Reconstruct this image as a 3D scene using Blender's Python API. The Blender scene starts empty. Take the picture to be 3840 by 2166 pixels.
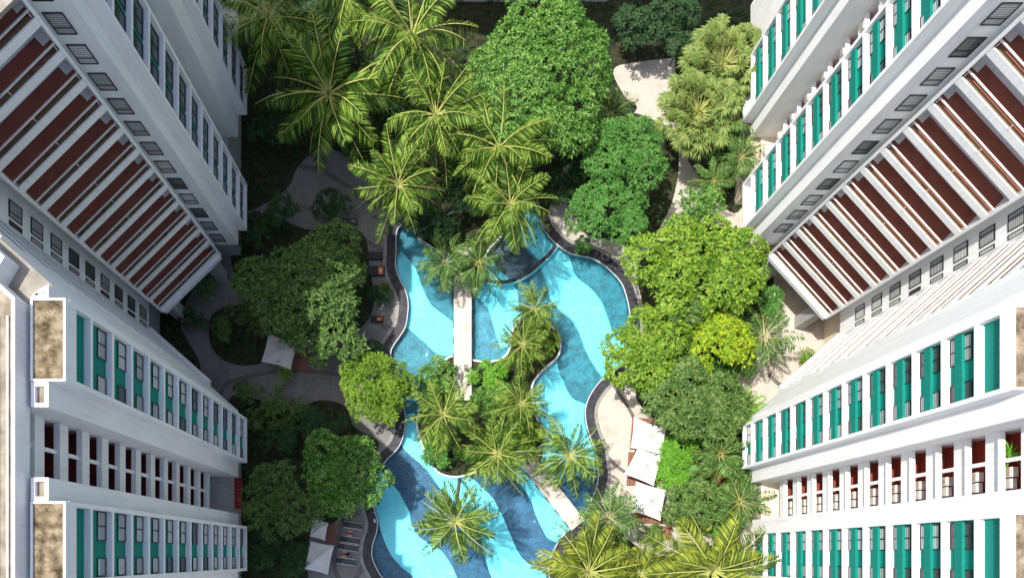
import bpy, bmesh, math, random
import numpy as np
from mathutils import Vector, Matrix
from mathutils.geometry import tessellate_polygon

# ------------------------------------------------------------------ camera, sky, sun, exposure
sc = bpy.context.scene
H = 90.0                      # camera height over the paving
F = 2800.0                    # focal length in photo pixels (photo 3840 wide)
PX, PY = 1690.0, 2078.0       # nadir in photo pixels
cam = bpy.data.cameras.new('camera'); camo = bpy.data.objects.new('camera', cam)
sc.collection.objects.link(camo); sc.camera = camo
camo.location = (0, 0, H); camo.rotation_euler = (0, 0, 0)
cam.sensor_width = 36.0; cam.lens = 36.0*F/3840.0
cam.shift_x = (1920-PX)/3840.0; cam.shift_y = (PY-1083)/3840.0
cam.clip_start = 1.0; cam.clip_end = 2000.0

SUNV = Vector((0.395, -0.10, -1.0)).normalized()     # direction light travels
w = bpy.data.worlds.new('World'); sc.world = w; w.use_nodes = True
nt = w.node_tree; nt.nodes.clear()
sky = nt.nodes.new('ShaderNodeTexSky'); sky.sky_type = 'NISHITA'; sky.sun_disc = False
sky.dust_density = 3.5; sky.sun_elevation = math.asin(-SUNV.z); sky.sun_rotation = math.atan2(-SUNV.x, -SUNV.y)
bg = nt.nodes.new('ShaderNodeBackground'); bg.inputs['Strength'].default_value = 0.14
wo = nt.nodes.new('ShaderNodeOutputWorld')
nt.links.new(sky.outputs[0], bg.inputs[0]); nt.links.new(bg.outputs[0], wo.inputs[0])
sun = bpy.data.lights.new('sun', 'SUN'); sun.energy = 4.0; sun.angle = math.radians(0.53); sun.color = (1.0, 0.955, 0.88)
suno = bpy.data.objects.new('sun', sun); sc.collection.objects.link(suno)
suno.rotation_euler = SUNV.to_track_quat('-Z', 'Y').to_euler(); suno.location = (-40, 20, 120)
sc.view_settings.view_transform = 'Standard'; sc.view_settings.look = 'None'
sc.view_settings.exposure = 0.46; sc.view_settings.gamma = 1.0
sc.cycles.max_bounces = 8; sc.cycles.diffuse_bounces = 4; sc.cycles.transparent_max_bounces = 12

random.seed(7)
C = sc.collection
R_ = random.Random(11)

def W(u, v, z=0.0):
    """a point at height z that the photo shows at pixel u, v"""
    d = H - z
    return ((u-PX)/F*d, (PY-v)/F*d, z)
def W2(u, v, z=0.0):
    p = W(u, v, z); return (p[0], p[1])

# ------------------------------------------------------------------ materials
def newmat(name):
    m = bpy.data.materials.new(name); m.use_nodes = True
    n = m.node_tree; b = n.nodes['Principled BSDF']
    return m, n, b
def node(n, t, **kw):
    x = n.nodes.new(t)
    for k, v in kw.items():
        if k in x.inputs: x.inputs[k].default_value = v
        else: setattr(x, k, v)
    return x
def ramp(n, stops):
    r = n.nodes.new('ShaderNodeValToRGB'); e = r.color_ramp.elements
    while len(e) < len(stops): e.new(0.5)
    for i, (p, c) in enumerate(stops):
        e[i].position = p; e[i].color = (c[0], c[1], c[2], 1)
    return r
def mottled(name, c1, c2, scale=1.0, rough=0.8, bump=0.1, c3=None, stretch=(1, 1, 1), detail=6, spec=0.3, lo=0.35, hi=0.65):
    m, n, b = newmat(name)
    tc = node(n, 'ShaderNodeTexCoord'); mp = node(n, 'ShaderNodeMapping'); mp.inputs['Scale'].default_value = stretch
    no = node(n, 'ShaderNodeTexNoise', Scale=scale, Detail=detail, Roughness=0.6)
    n.links.new(tc.outputs['Object'], mp.inputs[0]); n.links.new(mp.outputs[0], no.inputs['Vector'])
    st = [(lo, c1), (hi, c2)] if c3 is None else [(lo, c1), ((lo+hi)/2, c2), (hi, c3)]
    r = ramp(n, st); n.links.new(no.outputs['Fac'], r.inputs[0]); n.links.new(r.outputs[0], b.inputs['Base Color'])
    b.inputs['Roughness'].default_value = rough; b.inputs['Specular IOR Level'].default_value = spec
    if bump:
        bp = node(n, 'ShaderNodeBump', Strength=bump, Distance=0.05); n.links.new(no.outputs['Fac'], bp.inputs['Height'])
        n.links.new(bp.outputs[0], b.inputs['Normal'])
    return m
def flat(name, c, rough=0.6, spec=0.4, metal=0.0):
    m, n, b = newmat(name)
    no = node(n, 'ShaderNodeTexNoise', Scale=3.0, Detail=4.0)
    tc = node(n, 'ShaderNodeTexCoord'); n.links.new(tc.outputs['Object'], no.inputs['Vector'])
    r = ramp(n, [(0.3, tuple(x*0.86 for x in c)), (0.7, tuple(min(1, x*1.06) for x in c))])
    n.links.new(no.outputs['Fac'], r.inputs[0]); n.links.new(r.outputs[0], b.inputs['Base Color'])
    b.inputs['Roughness'].default_value = rough; b.inputs['Specular IOR Level'].default_value = spec
    b.inputs['Metallic'].default_value = metal
    return m
def facade_paint(name, c, dirt):
    """painted render with faint vertical rain streaks"""
    m, n, b = newmat(name)
    tc = node(n, 'ShaderNodeTexCoord')
    mp = node(n, 'ShaderNodeMapping'); mp.inputs['Scale'].default_value = (2.2, 2.2, 0.12)
    n.links.new(tc.outputs['Object'], mp.inputs[0])
    a = node(n, 'ShaderNodeTexNoise', Scale=1.6, Detail=7.0, Roughness=0.65); n.links.new(mp.outputs[0], a.inputs['Vector'])
    g = node(n, 'ShaderNodeTexNoise', Scale=0.22, Detail=3.0); n.links.new(tc.outputs['Object'], g.inputs['Vector'])
    r = ramp(n, [(0.28, dirt), (0.55, c)]); n.links.new(a.outputs['Fac'], r.inputs[0])
    r2 = ramp(n, [(0.3, (0.93, 0.94, 0.95)), (0.7, (1, 1, 1))]); n.links.new(g.outputs['Fac'], r2.inputs[0])
    mx = node(n, 'ShaderNodeMixRGB', blend_type='MULTIPLY'); mx.inputs[0].default_value = 1.0
    n.links.new(r.outputs[0], mx.inputs[1]); n.links.new(r2.outputs[0], mx.inputs[2])
    n.links.new(mx.outputs[0], b.inputs['Base Color']); b.inputs['Roughness'].default_value = 0.75
    b.inputs['Specular IOR Level'].default_value = 0.25
    return m
M = {}
M['white'] = facade_paint('white_render', (0.88, 0.88, 0.875), (0.76, 0.76, 0.75))
M['white2'] = facade_paint('white_trim', (0.88, 0.88, 0.88), (0.80, 0.80, 0.80))
M['teal'] = facade_paint('teal_render', (0.004, 0.225, 0.175), (0.003, 0.185, 0.145))
M['tile'] = mottled('red_brown_tile', (0.25, 0.078, 0.052), (0.32, 0.105, 0.072), 0.9, 0.7, 0.05)
M['tile2'] = mottled('dark_brown_floor', (0.22, 0.05, 0.035), (0.28, 0.07, 0.045), 0.8, 0.7, 0.05)
M['ledge'] = mottled('weathered_brown_ledge', (0.10, 0.06, 0.035), (0.22, 0.12, 0.07), 1.6, 0.85, 0.1, c3=(0.13, 0.13, 0.06))
M['redwall'] = mottled('red_painted_wall', (0.38, 0.06, 0.04), (0.48, 0.09, 0.06), 0.8, 0.7, 0.03)
M['rail'] = flat('white_metal', (0.80, 0.80, 0.78), 0.4, 0.5)
M['moss'] = mottled('mossy_roof', (0.05, 0.038, 0.02), (0.17, 0.13, 0.075), 1.3, 0.9, 0.4, c3=(0.30, 0.25, 0.17), detail=12, lo=0.36, hi=0.62)
M['mossdark'] = mottled('brown_roof', (0.09, 0.065, 0.045), (0.20, 0.155, 0.11), 1.1, 0.9, 0.3, c3=(0.34, 0.28, 0.2), detail=9)
M['roofshade'] = mottled('shade_grey_roof', (0.22, 0.20, 0.17), (0.36, 0.33, 0.28), 0.8, 0.9, 0.15)  # shade on the lower roof tops is put into this darker grey
M['roof'] = mottled('beige_roof', (0.20, 0.17, 0.13), (0.38, 0.34, 0.27), 0.9, 0.85, 0.15)
M['frame'] = flat('dark_frame', (0.018, 0.02, 0.022), 0.4, 0.5)
M['grey'] = flat('grey_render', (0.42, 0.42, 0.42), 0.8)
M['ac'] = flat('ac_casing', (0.62, 0.60, 0.56), 0.5)
M['acdark'] = mottled('rusty_ac_casing', (0.30, 0.22, 0.14), (0.5, 0.44, 0.36), 2.0, 0.6, 0.05)
M['cream'] = mottled('cream_wall', (0.70, 0.61, 0.47), (0.78, 0.70, 0.56), 0.5, 0.85, 0.05)
# window pane: curtain or blind behind glass, picked per window
def pane_mat():
    m, n, b = newmat('window_glass_with_blind')
    oi = node(n, 'ShaderNodeObjectInfo'); tc = node(n, 'ShaderNodeTexCoord')
    wv = node(n, 'ShaderNodeTexWave', Scale=1.6, Distortion=1.2, Detail=2.0); wv.bands_direction = 'Z'
    n.links.new(tc.outputs['Object'], wv.inputs['Vector'])
    no = node(n, 'ShaderNodeTexNoise', Scale=3.0, Detail=3.0); n.links.new(tc.outputs['Object'], no.inputs['Vector'])
    r = ramp(n, [(0.2, (0.22, 0.23, 0.24)), (0.6, (0.68, 0.69, 0.69))]); n.links.new(wv.outputs['Fac'], r.inputs[0])
    sel = ramp(n, [(0.0, (0.9, 0.9, 0.9)), (0.28, (0.35, 0.35, 0.35)), (0.62, (0.1, 0.1, 0.1)), (0.8, (0.0, 0.0, 0.0))]); sel.color_ramp.interpolation = 'CONSTANT'
    n.links.new(oi.outputs['Random'], sel.inputs[0])
    mx = node(n, 'ShaderNodeMixRGB'); n.links.new(sel.outputs[0], mx.inputs[0])
    n.links.new(r.outputs[0], mx.inputs[1]); mx.inputs[2].default_value = (0.02, 0.024, 0.028, 1)
    n.links.new(mx.outputs[0], b.inputs['Base Color']); b.inputs['Roughness'].default_value = 0.12
    b.inputs['Specular IOR Level'].default_value = 0.5
    return m
M['pane'] = pane_mat()
M['panedark'] = flat('dark_window_glass', (0.035, 0.05, 0.055), 0.12, 0.6)
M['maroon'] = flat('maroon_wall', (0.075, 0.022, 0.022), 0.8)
M['earth'] = mottled('earth', (0.035, 0.028, 0.02), (0.06, 0.05, 0.035), 0.6, 0.95, 0.2)
M['soil'] = mottled('bed_soil', (0.02, 0.022, 0.012), (0.05, 0.055, 0.025), 1.5, 0.95, 0.3)
def paving_mat(name, c1, c2, joint, sc_=0.9):
    m, n, b = newmat(name)
    tc = node(n, 'ShaderNodeTexCoord')
    br = node(n, 'ShaderNodeTexBrick', Scale=sc_); br.offset = 0.0
    br.inputs['Color1'].default_value = (*c1, 1); br.inputs['Color2'].default_value = (*c2, 1); br.inputs['Mortar'].default_value = (*joint, 1)
    br.inputs['Mortar Size'].default_value = 0.012; br.inputs['Brick Width'].default_value = 1.0; br.inputs['Row Height'].default_value = 1.0
    n.links.new(tc.outputs['Object'], br.inputs['Vector'])
    no = node(n, 'ShaderNodeTexNoise', Scale=0.45, Detail=8.0, Roughness=0.65); n.links.new(tc.outputs['Object'], no.inputs['Vector'])
    r = ramp(n, [(0.35, (0.72, 0.70, 0.68)), (0.52, (1, 1, 1))]); n.links.new(no.outputs['Fac'], r.inputs[0])
    mx = node(n, 'ShaderNodeMixRGB', blend_type='MULTIPLY'); mx.inputs[0].default_value = 0.7
    n.links.new(br.outputs['Color'], mx.inputs[1]); n.links.new(r.outputs[0], mx.inputs[2])
    n.links.new(mx.outputs[0], b.inputs['Base Color']); b.inputs['Roughness'].default_value = 0.75
    return m
M['paving'] = paving_mat('stone_paving', (0.50, 0.455, 0.395), (0.53, 0.48, 0.42), (0.46, 0.42, 0.37))
M['bridge'] = paving_mat('bridge_stone', (0.58, 0.53, 0.47), (0.61, 0.56, 0.50), (0.5, 0.46, 0.42), 0.5)
M['paveleft'] = paving_mat('shade_grey_paving', (0.19, 0.185, 0.18), (0.22, 0.21, 0.205), (0.12, 0.12, 0.115))  # left bank's shade is put into this darker grey stone colour
M['path_line'] = mottled('dark_path_band', (0.11, 0.10, 0.095), (0.17, 0.155, 0.145), 1.2, 0.8, 0.05)
M['rim'] = mottled('dark_pool_rim', (0.015, 0.016, 0.024), (0.05, 0.05, 0.06), 1.4, 0.5, 0.1)
M['coping'] = mottled('grey_coping', (0.22, 0.21, 0.20), (0.33, 0.31, 0.29), 1.0, 0.8, 0.05)
M['rimedge'] = flat('pale_rim_edge', (0.62, 0.66, 0.68), 0.4)
def pool_tile(name, c1, c2, grout, s=3.3, amp=1.0):
    m, n, b = newmat(name)
    tc = node(n, 'ShaderNodeTexCoord')
    br = node(n, 'ShaderNodeTexBrick', Scale=s); br.offset = 0.0
    br.inputs['Color1'].default_value = (*c1, 1); br.inputs['Color2'].default_value = (*c2, 1); br.inputs['Mortar'].default_value = (*grout, 1)
    br.inputs['Mortar Size'].default_value = 0.03; br.inputs['Brick Width'].default_value = 1.0; br.inputs['Row Height'].default_value = 1.0
    n.links.new(tc.outputs['Object'], br.inputs['Vector'])
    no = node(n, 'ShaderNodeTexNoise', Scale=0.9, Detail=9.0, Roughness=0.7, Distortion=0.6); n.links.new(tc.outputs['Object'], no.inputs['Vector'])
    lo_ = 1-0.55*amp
    r = ramp(n, [(0.36, (lo_, lo_+0.02, lo_+0.05)), (0.62, (1, 1, 1))]); n.links.new(no.outputs['Fac'], r.inputs[0])  # blotches in the tile colour stand in for rippled light
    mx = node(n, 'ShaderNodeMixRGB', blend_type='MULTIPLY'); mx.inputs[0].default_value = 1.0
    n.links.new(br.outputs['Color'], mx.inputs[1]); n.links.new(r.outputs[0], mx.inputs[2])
    n.links.new(mx.outputs[0], b.inputs['Base Color']); b.inputs['Roughness'].default_value = 0.5
    wv = node(n, 'ShaderNodeTexNoise', Scale=3.0, Detail=5.0, Roughness=0.6, Distortion=1.5); n.links.new(tc.outputs['Object'], wv.inputs['Vector'])
    bp = node(n, 'ShaderNodeBump', Strength=0.5, Distance=0.10); n.links.new(wv.outputs['Fac'], bp.inputs['Height']); n.links.new(bp.outputs[0], b.inputs['Normal'])
    return m
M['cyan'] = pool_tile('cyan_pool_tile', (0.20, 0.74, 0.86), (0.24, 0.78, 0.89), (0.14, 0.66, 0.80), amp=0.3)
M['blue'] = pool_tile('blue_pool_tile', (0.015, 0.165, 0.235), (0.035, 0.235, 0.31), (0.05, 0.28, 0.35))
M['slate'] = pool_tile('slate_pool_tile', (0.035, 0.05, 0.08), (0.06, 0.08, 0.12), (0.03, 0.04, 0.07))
M['grate'] = flat('drain_grate', (0.01, 0.02, 0.03), 0.5)
def water_mat():
    m = bpy.data.materials.new('pool_water'); m.use_nodes = True; n = m.node_tree; n.nodes.clear()
    out = node(n, 'ShaderNodeOutputMaterial')
    tr = node(n, 'ShaderNodeBsdfTransparent'); tr.inputs[0].default_value = (0.80, 0.985, 1.0, 1)
    gl = node(n, 'ShaderNodeBsdfGlossy'); gl.inputs['Roughness'].default_value = 0.03
    fr = node(n, 'ShaderNodeFresnel', IOR=1.33)
    tc = node(n, 'ShaderNodeTexCoord')
    n1 = node(n, 'ShaderNodeTexNoise', Scale=2.2, Detail=4.0, Roughness=0.6, Distortion=1.2); n.links.new(tc.outputs['Object'], n1.inputs['Vector'])
    bp = node(n, 'ShaderNodeBump', Strength=0.55, Distance=0.25); n.links.new(n1.outputs['Fac'], bp.inputs['Height'])
    n.links.new(bp.outputs[0], gl.inputs['Normal']); n.links.new(bp.outputs[0], fr.inputs['Normal'])
    rf = node(n, 'ShaderNodeBsdfRefraction', IOR=1.33); rf.inputs[0].default_value = (0.80, 0.985, 1.0, 1); rf.inputs['Roughness'].default_value = 0.0
    n.links.new(bp.outputs[0], rf.inputs['Normal'])
    m0 = node(n, 'ShaderNodeMixShader'); m0.inputs[0].default_value = 0.35; n.links.new(tr.outputs[0], m0.inputs[1]); n.links.new(rf.outputs[0], m0.inputs[2])
    mx = node(n, 'ShaderNodeMixShader'); n.links.new(fr.outputs[0], mx.inputs[0]); n.links.new(m0.outputs[0], mx.inputs[1]); n.links.new(gl.outputs[0], mx.inputs[2])
    n.links.new(mx.outputs[0], out.inputs['Surface'])
    return m
M['water'] = water_mat()
M['canvas'] = mottled('white_canvas', (0.56, 0.55, 0.54), (0.64, 0.63, 0.61), 0.8, 0.8, 0.05)
M['timber'] = mottled('red_brown_timber', (0.20, 0.085, 0.06), (0.28, 0.13, 0.09), 1.5, 0.6, 0.05, stretch=(0.5, 6, 1))
M['wicker'] = flat('dark_frame_wicker', (0.03, 0.03, 0.033), 0.6)
M['cushion'] = flat('charcoal_cushion', (0.085, 0.095, 0.105), 0.9)
M['orange'] = flat('orange_fabric', (0.75, 0.17, 0.03), 0.8)
M['redtop'] = flat('red_table_top', (0.33, 0.06, 0.04), 0.6)
M['steel'] = flat('polished_steel', (0.75, 0.77, 0.78), 0.2, 0.6, 0.9)
M['red'] = flat('red_cloth', (0.28, 0.012, 0.02), 0.8)
M['black'] = flat('black_cloth', (0.012, 0.012, 0.014), 0.8)
def bark_mat():
    return mottled('bark', (0.10, 0.08, 0.06), (0.22, 0.19, 0.15), 2.0, 0.9, 0.4, stretch=(1, 1, 4))
M['bark'] = bark_mat()
def leaf(name, stops, rough=0.6, trans=0.35, spec=0.15):
    trans = trans*0.45
    m = bpy.data.materials.new(name); m.use_nodes = True; n = m.node_tree; b = n.nodes['Principled BSDF']; out = n.nodes['Material Output']
    ge = node(n, 'ShaderNodeNewGeometry'); tc = node(n, 'ShaderNodeTexCoord')
    no = node(n, 'ShaderNodeTexNoise', Scale=0.35, Detail=3.0); n.links.new(tc.outputs['Object'], no.inputs['Vector'])
    mt = node(n, 'ShaderNodeMath', operation='MULTIPLY_ADD'); n.links.new(ge.outputs['Random Per Island'], mt.inputs[0]); mt.inputs[1].default_value = 0.55
    m2 = node(n, 'ShaderNodeMath', operation='MULTIPLY'); n.links.new(no.outputs['Fac'], m2.inputs[0]); m2.inputs[1].default_value = 0.45
    n.links.new(m2.outputs[0], mt.inputs[2])
    r = ramp(n, stops); n.links.new(mt.outputs[0], r.inputs[0]); n.links.new(r.outputs[0], b.inputs['Base Color'])
    b.inputs['Roughness'].default_value = rough; b.inputs['Specular IOR Level'].default_value = spec
    tl = node(n, 'ShaderNodeBsdfTranslucent'); n.links.new(r.outputs[0], tl.inputs[0])
    mx = node(n, 'ShaderNodeMixShader'); mx.inputs[0].default_value = trans
    n.links.new(b.outputs[0], mx.inputs[1]); n.links.new(tl.outputs[0], mx.inputs[2]); n.links.new(mx.outputs[0], out.inputs['Surface'])
    return m
L = {}
L['bright'] = leaf('bright_green_leaf', [(0.2, (0.025, 0.085, 0.014)), (0.5, (0.085, 0.22, 0.03)), (0.8, (0.26, 0.44, 0.11))])
L['mid'] = leaf('mid_green_leaf', [(0.15, (0.039, 0.130, 0.023)), (0.5, (0.078, 0.221, 0.039)), (0.85, (0.156, 0.338, 0.078))])
L['ygreen'] = leaf('yellow_green_leaf', [(0.2, (0.04, 0.11, 0.012)), (0.5, (0.14, 0.27, 0.022)), (0.8, (0.32, 0.44, 0.06))])
L['yellow'] = leaf('yellow_leaf', [(0.2, (0.09, 0.20, 0.015)), (0.5, (0.22, 0.36, 0.02)), (0.8, (0.52, 0.58, 0.03))])
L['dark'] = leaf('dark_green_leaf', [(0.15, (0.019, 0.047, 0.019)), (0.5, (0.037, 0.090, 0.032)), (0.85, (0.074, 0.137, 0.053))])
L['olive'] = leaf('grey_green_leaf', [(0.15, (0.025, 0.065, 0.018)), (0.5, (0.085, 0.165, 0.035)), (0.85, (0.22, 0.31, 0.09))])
L['dead'] = leaf('dry_frond', [(0.1, (0.16, 0.10, 0.04)), (0.9, (0.32, 0.22, 0.10))], trans=0.2)
L['palm'] = leaf('coconut_leaflet', [(0.22, (0.018, 0.05, 0.008)), (0.5, (0.07, 0.15, 0.015)), (0.78, (0.30, 0.42, 0.07))], trans=0.3)
L['palmy'] = leaf('yellowing_leaflet', [(0.15, (0.03, 0.06, 0.01)), (0.48, (0.13, 0.19, 0.02)), (0.8, (0.40, 0.43, 0.06))], trans=0.3)
L['palmd'] = leaf('deep_green_leaflet', [(0.15, (0.025, 0.069, 0.018)), (0.5, (0.075, 0.175, 0.037)), (0.85, (0.213, 0.338, 0.100))], trans=0.25)
L['fan'] = leaf('fan_leaflet', [(0.1, (0.08, 0.13, 0.03)), (0.5, (0.18, 0.25, 0.06)), (0.9, (0.32, 0.38, 0.13))], trans=0.3)
L['lime'] = leaf('lime_leaf', [(0.1, (0.06, 0.19, 0.015)), (0.5, (0.13, 0.34, 0.03)), (0.9, (0.24, 0.46, 0.06))], trans=0.35)
L['red'] = leaf('red_leaf', [(0.1, (0.25, 0.02, 0.015)), (0.6, (0.45, 0.05, 0.03)), (0.9, (0.40, 0.18, 0.04))], trans=0.2)
L['rachis'] = leaf('frond_midrib', [(0.1, (0.30, 0.34, 0.07)), (0.9, (0.50, 0.52, 0.17))], trans=0.0)

# ------------------------------------------------------------------ mesh helpers
class MB:
    def __init__(s): s.v = []; s.f = []; s.m = []; s.mats = []
    def mi(s, m):
        if m not in s.mats: s.mats.append(m)
        return s.mats.index(m)
    def quad(s, pts, m):
        i = len(s.v); s.v += [tuple(p) for p in pts]; s.f.append(tuple(range(i, i+len(pts)))); s.m.append(s.mi(m))
    def box(s, fr, a0, a1, b0, b1, c0, c1, m):
        i = len(s.v); k = s.mi(m)
        for (a, b, c) in ((a0, b0, c0), (a1, b0, c0), (a1, b1, c0), (a0, b1, c0), (a0, b0, c1), (a1, b0, c1), (a1, b1, c1), (a0, b1, c1)):
            s.v.append(tuple(fr(a, b, c)))
        for f in ((0, 3, 2, 1), (4, 5, 6, 7), (0, 1, 5, 4), (1, 2, 6, 5), (2, 3, 7, 6), (3, 0, 4, 7)):
            s.f.append(tuple(i+x for x in f)); s.m.append(k)
    def prism(s, poly, z0, z1, m, mtop=None, bottom=True):
        i = len(s.v); n = len(poly); k = s.mi(m); kt = s.mi(mtop or m)
        for z in (z0, z1):
            for p in poly: s.v.append((p[0], p[1], z))
        for j in range(n):
            a, b = j, (j+1) % n; s.f.append((i+a, i+b, i+n+b, i+n+a)); s.m.append(k)
        for t in tessellate_polygon([[Vector((p[0], p[1], 0)) for p in poly]]):
            s.f.append(tuple(i+n+x for x in t)); s.m.append(kt)
            if bottom: s.f.append(tuple(i+x for x in reversed(t))); s.m.append(k)
    def tube(s, pts, rad, m, seg=6, cap=True):
        k = s.mi(m); rings = []
        n = len(pts); rad = rad if isinstance(rad, (list, tuple)) else [rad]*n
        for j, p in enumerate(pts):
            p = Vector(p); a = Vector(pts[max(0, j-1)]); b = Vector(pts[min(n-1, j+1)]); d = (b-a).normalized()
            x = d.cross(Vector((0, 0, 1)));
            if x.length < 1e-3: x = Vector((1, 0, 0))
            x.normalize(); y = x.cross(d)
            i = len(s.v); rings.append(i)
            for q in range(seg):
                t = 2*math.pi*q/seg; s.v.append(tuple(p + (x*math.cos(t)+y*math.sin(t))*rad[j]))
        for a, b in zip(rings, rings[1:]):
            for q in range(seg):
                s.f.append((a+q, a+(q+1) % seg, b+(q+1) % seg, b+q)); s.m.append(k)
        if cap:
            s.f.append(tuple(rings[0]+q for q in range(seg))); s.m.append(k)
            s.f.append(tuple(rings[-1]+q for q in reversed(range(seg)))); s.m.append(k)
    def mesh(s, name, smooth=False):
        me = bpy.data.meshes.new(name); me.from_pydata(s.v, [], s.f)
        for m in s.mats: me.materials.append(m)
        me.polygons.foreach_set('material_index', s.m)
        bm = bmesh.new(); bm.from_mesh(me); bmesh.ops.recalc_face_normals(bm, faces=bm.faces); bm.to_mesh(me); bm.free()
        if smooth: me.polygons.foreach_set('use_smooth', [True]*len(me.polygons))
        me.update(); return me
    def build(s, name, parent=None, smooth=False, **tags):
        return link(name, s.mesh(name, smooth), parent, **tags)
def link(name, me, parent=None, loc=None, rz=0.0, **tags):
    o = bpy.data.objects.new(name, me); C.objects.link(o)
    if loc is not None: o.location = loc
    if rz: o.rotation_euler.z = rz
    if parent is not None:
        o.parent = parent
        if parent.get('_root') is not None:
            o.matrix_parent_inverse = Matrix.Translation(-Vector(parent.location))
    for k, v in tags.items(): o[k] = v
    return o
def thing(name, label, cat, loc, group=None):
    """Empty at the thing's base; its parts are modelled in world coordinates"""
    o = bpy.data.objects.new(name, None); C.objects.link(o); o.location = loc
    o.empty_display_size = 0.5; o['label'] = label; o['category'] = cat; o['_root'] = 1
    if group: o['group'] = group
    return o
WID = lambda a, b, c: (a, b, c)
def catmull(pts, closed=False, n=6):
    out = []; m = len(pts)
    rng = range(m) if closed else range(m-1)
    for i in rng:
        g = (lambda k: pts[k % m]) if closed else (lambda k: pts[min(max(k, 0), m-1)])
        p0, p1, p2, p3 = g(i-1), g(i), g(i+1), g(i+2)
        for j in range(n):
            t = j/n; t2 = t*t; t3 = t2*t
            out.append(tuple(0.5*((2*p1[c]) + (-p0[c]+p2[c])*t + (2*p0[c]-5*p1[c]+4*p2[c]-p3[c])*t2 + (-p0[c]+3*p1[c]-3*p2[c]+p3[c])*t3) for c in (0, 1)))
    if not closed: out.append(tuple(pts[-1][:2]))
    return out
def area(p): return 0.5*sum(p[i][0]*p[(i+1) % len(p)][1]-p[(i+1) % len(p)][0]*p[i][1] for i in range(len(p)))
def offset(poly, t, closed=True):
    """mitred offset; positive is outward for a counter-clockwise outline"""
    n = len(poly); out = []
    for i in range(n):
        a = Vector(poly[i-1] if (closed or i > 0) else poly[0]); b = Vector(poly[i]); c = Vector(poly[(i+1) % n] if (closed or i < n-1) else poly[-1])
        d1 = (b-a); d2 = (c-b)
        if d1.length < 1e-6: d1 = d2
        if d2.length < 1e-6: d2 = d1
        d1 = d1.normalized(); d2 = d2.normalized()
        n1 = Vector((d1.y, -d1.x)); n2 = Vector((d2.y, -d2.x)); nn = n1+n2
        if nn.length < 1e-4: nn = n1.copy()
        nn.normalize(); k = t/max(0.4, nn.dot(n1)); out.append((b.x+nn.x*k, b.y+nn.y*k))
    return out
def band(mb, inner, outer, z0, z1, m, closed=True):
    """solid ring or strip between two matching outlines"""
    n = len(inner); k = mb.mi(m); i = len(mb.v)
    for (pl, z) in ((inner, z0), (outer, z0), (inner, z1), (outer, z1)):
        for p in pl: mb.v.append((p[0], p[1], z))
    for j in range(n if closed else n-1):
        a, b = j, (j+1) % n
        for f in ((2*n+a, 2*n+b, 3*n+b, 3*n+a), (a, n+a, n+b, b), (a, b, 2*n+b, 2*n+a), (n+a, 3*n+a, 3*n+b, n+b)):
            mb.f.append(tuple(i+x for x in f)); mb.m.append(k)
    if not closed:
        for a in (0, n-1):
            mb.f.append((i+a, i+n+a, i+3*n+a, i+2*n+a)); mb.m.append(k)
def inside(px, py, poly):
    r = np.zeros(np.shape(px), bool); n = len(poly); j = n-1
    for i in range(n):
        xi, yi = poly[i]; xj, yj = poly[j]
        with np.errstate(divide='ignore', invalid='ignore'):
            c = ((yi > py) != (yj > py)) & (px < (xj-xi)*(py-yi)/(yj-yi+1e-12)+xi)
        r ^= c; j = i
    return r
def px_poly(pts, z=0.0, smooth=True, n=5):
    p = [W2(u, v, z) for u, v in pts]
    if smooth: p = catmull(p, True, n)
    if area(p) < 0: p = p[::-1]
    return p

# ------------------------------------------------------------------ ground, pool
WZ = -0.10; FZ = -0.75
POOL = [(1492,860),(1487,936),(1485,1000),(1502,1050),(1522,1090),(1532,1134),(1530,1179),(1522,1224),(1499,1264),(1475,1299),(1467,1330),(1478,1400),(1500,1480),(1519,1540),(1521,1588),(1511,1643),(1491,1683),(1446,1730),(1422,1767),(1397,1817),(1392,1842),(1397,1876),(1409,1921),(1417,1961),(1412,2001),(1399,2040),(1397,2085),(1412,2125),(1437,2165),(1500,2230),(1620,2300),(1850,2330),(2020,2290),(2060,2200),(2055,2120),(2080,2050),(2115,2000),(2165,1955),(2208,1896),(2218,1866),(2233,1832),(2243,1782),(2238,1732),(2230,1683),(2213,1643),(2198,1593),(2193,1543),(2203,1499),(2228,1454),(2265,1413),(2324,1373),(2355,1320),(2365,1240),(2358,1160),(2344,1100),(2324,1055),(2270,1000),(2220,971),(2175,961),(2136,951),(2091,921),(2056,886),(2031,846),(2019,797),(1990,760),(1940,760),(1880,800),(1800,850),(1700,860),(1620,850),(1540,835)]
pool = px_poly(POOL, 0.0)
mb = MB(); mb.quad([(-600, -600, -1.6), (600, -600, -1.6), (600, 600, -1.6), (-600, 600, -1.6)], M['earth'])
mb.build('ground', kind='structure')
outer = [(-140, -60), (140, -60), (140, 160), (-140, 160)]
me = bpy.data.meshes.new('paving'); vs = [(x, y, 0) for x, y in outer+pool]
tri = tessellate_polygon([[Vector(v) for v in vs[:4]], [Vector(v) for v in vs[4:]]])
me.from_pydata(vs, [], [tuple(t) for t in tri]); me.materials.append(M['paving'])
bm = bmesh.new(); bm.from_mesh(me); bmesh.ops.recalc_face_normals(bm, faces=bm.faces)
for f in bm.faces:
    if f.normal.z < 0: f.normal_flip()
bm.to_mesh(me); bm.free(); link('paving', me, kind='structure')
lp = [(-60, -40), (W2(1440,2400)[0], -40)] + [W2(*p) for p in [(1437,2300),(1400,2166),(1380,2080),(1395,1960),(1375,1840),(1400,1750),(1480,1660),(1490,1590),(1480,1520),(1450,1400),(1455,1320),(1460,1280),(1490,1210),(1500,1150),(1490,1090),(1460,1000),(1470,930),(1480,860),(1500,700),(1500,0)]] + [(-8, 100), (-60, 100)]
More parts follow.
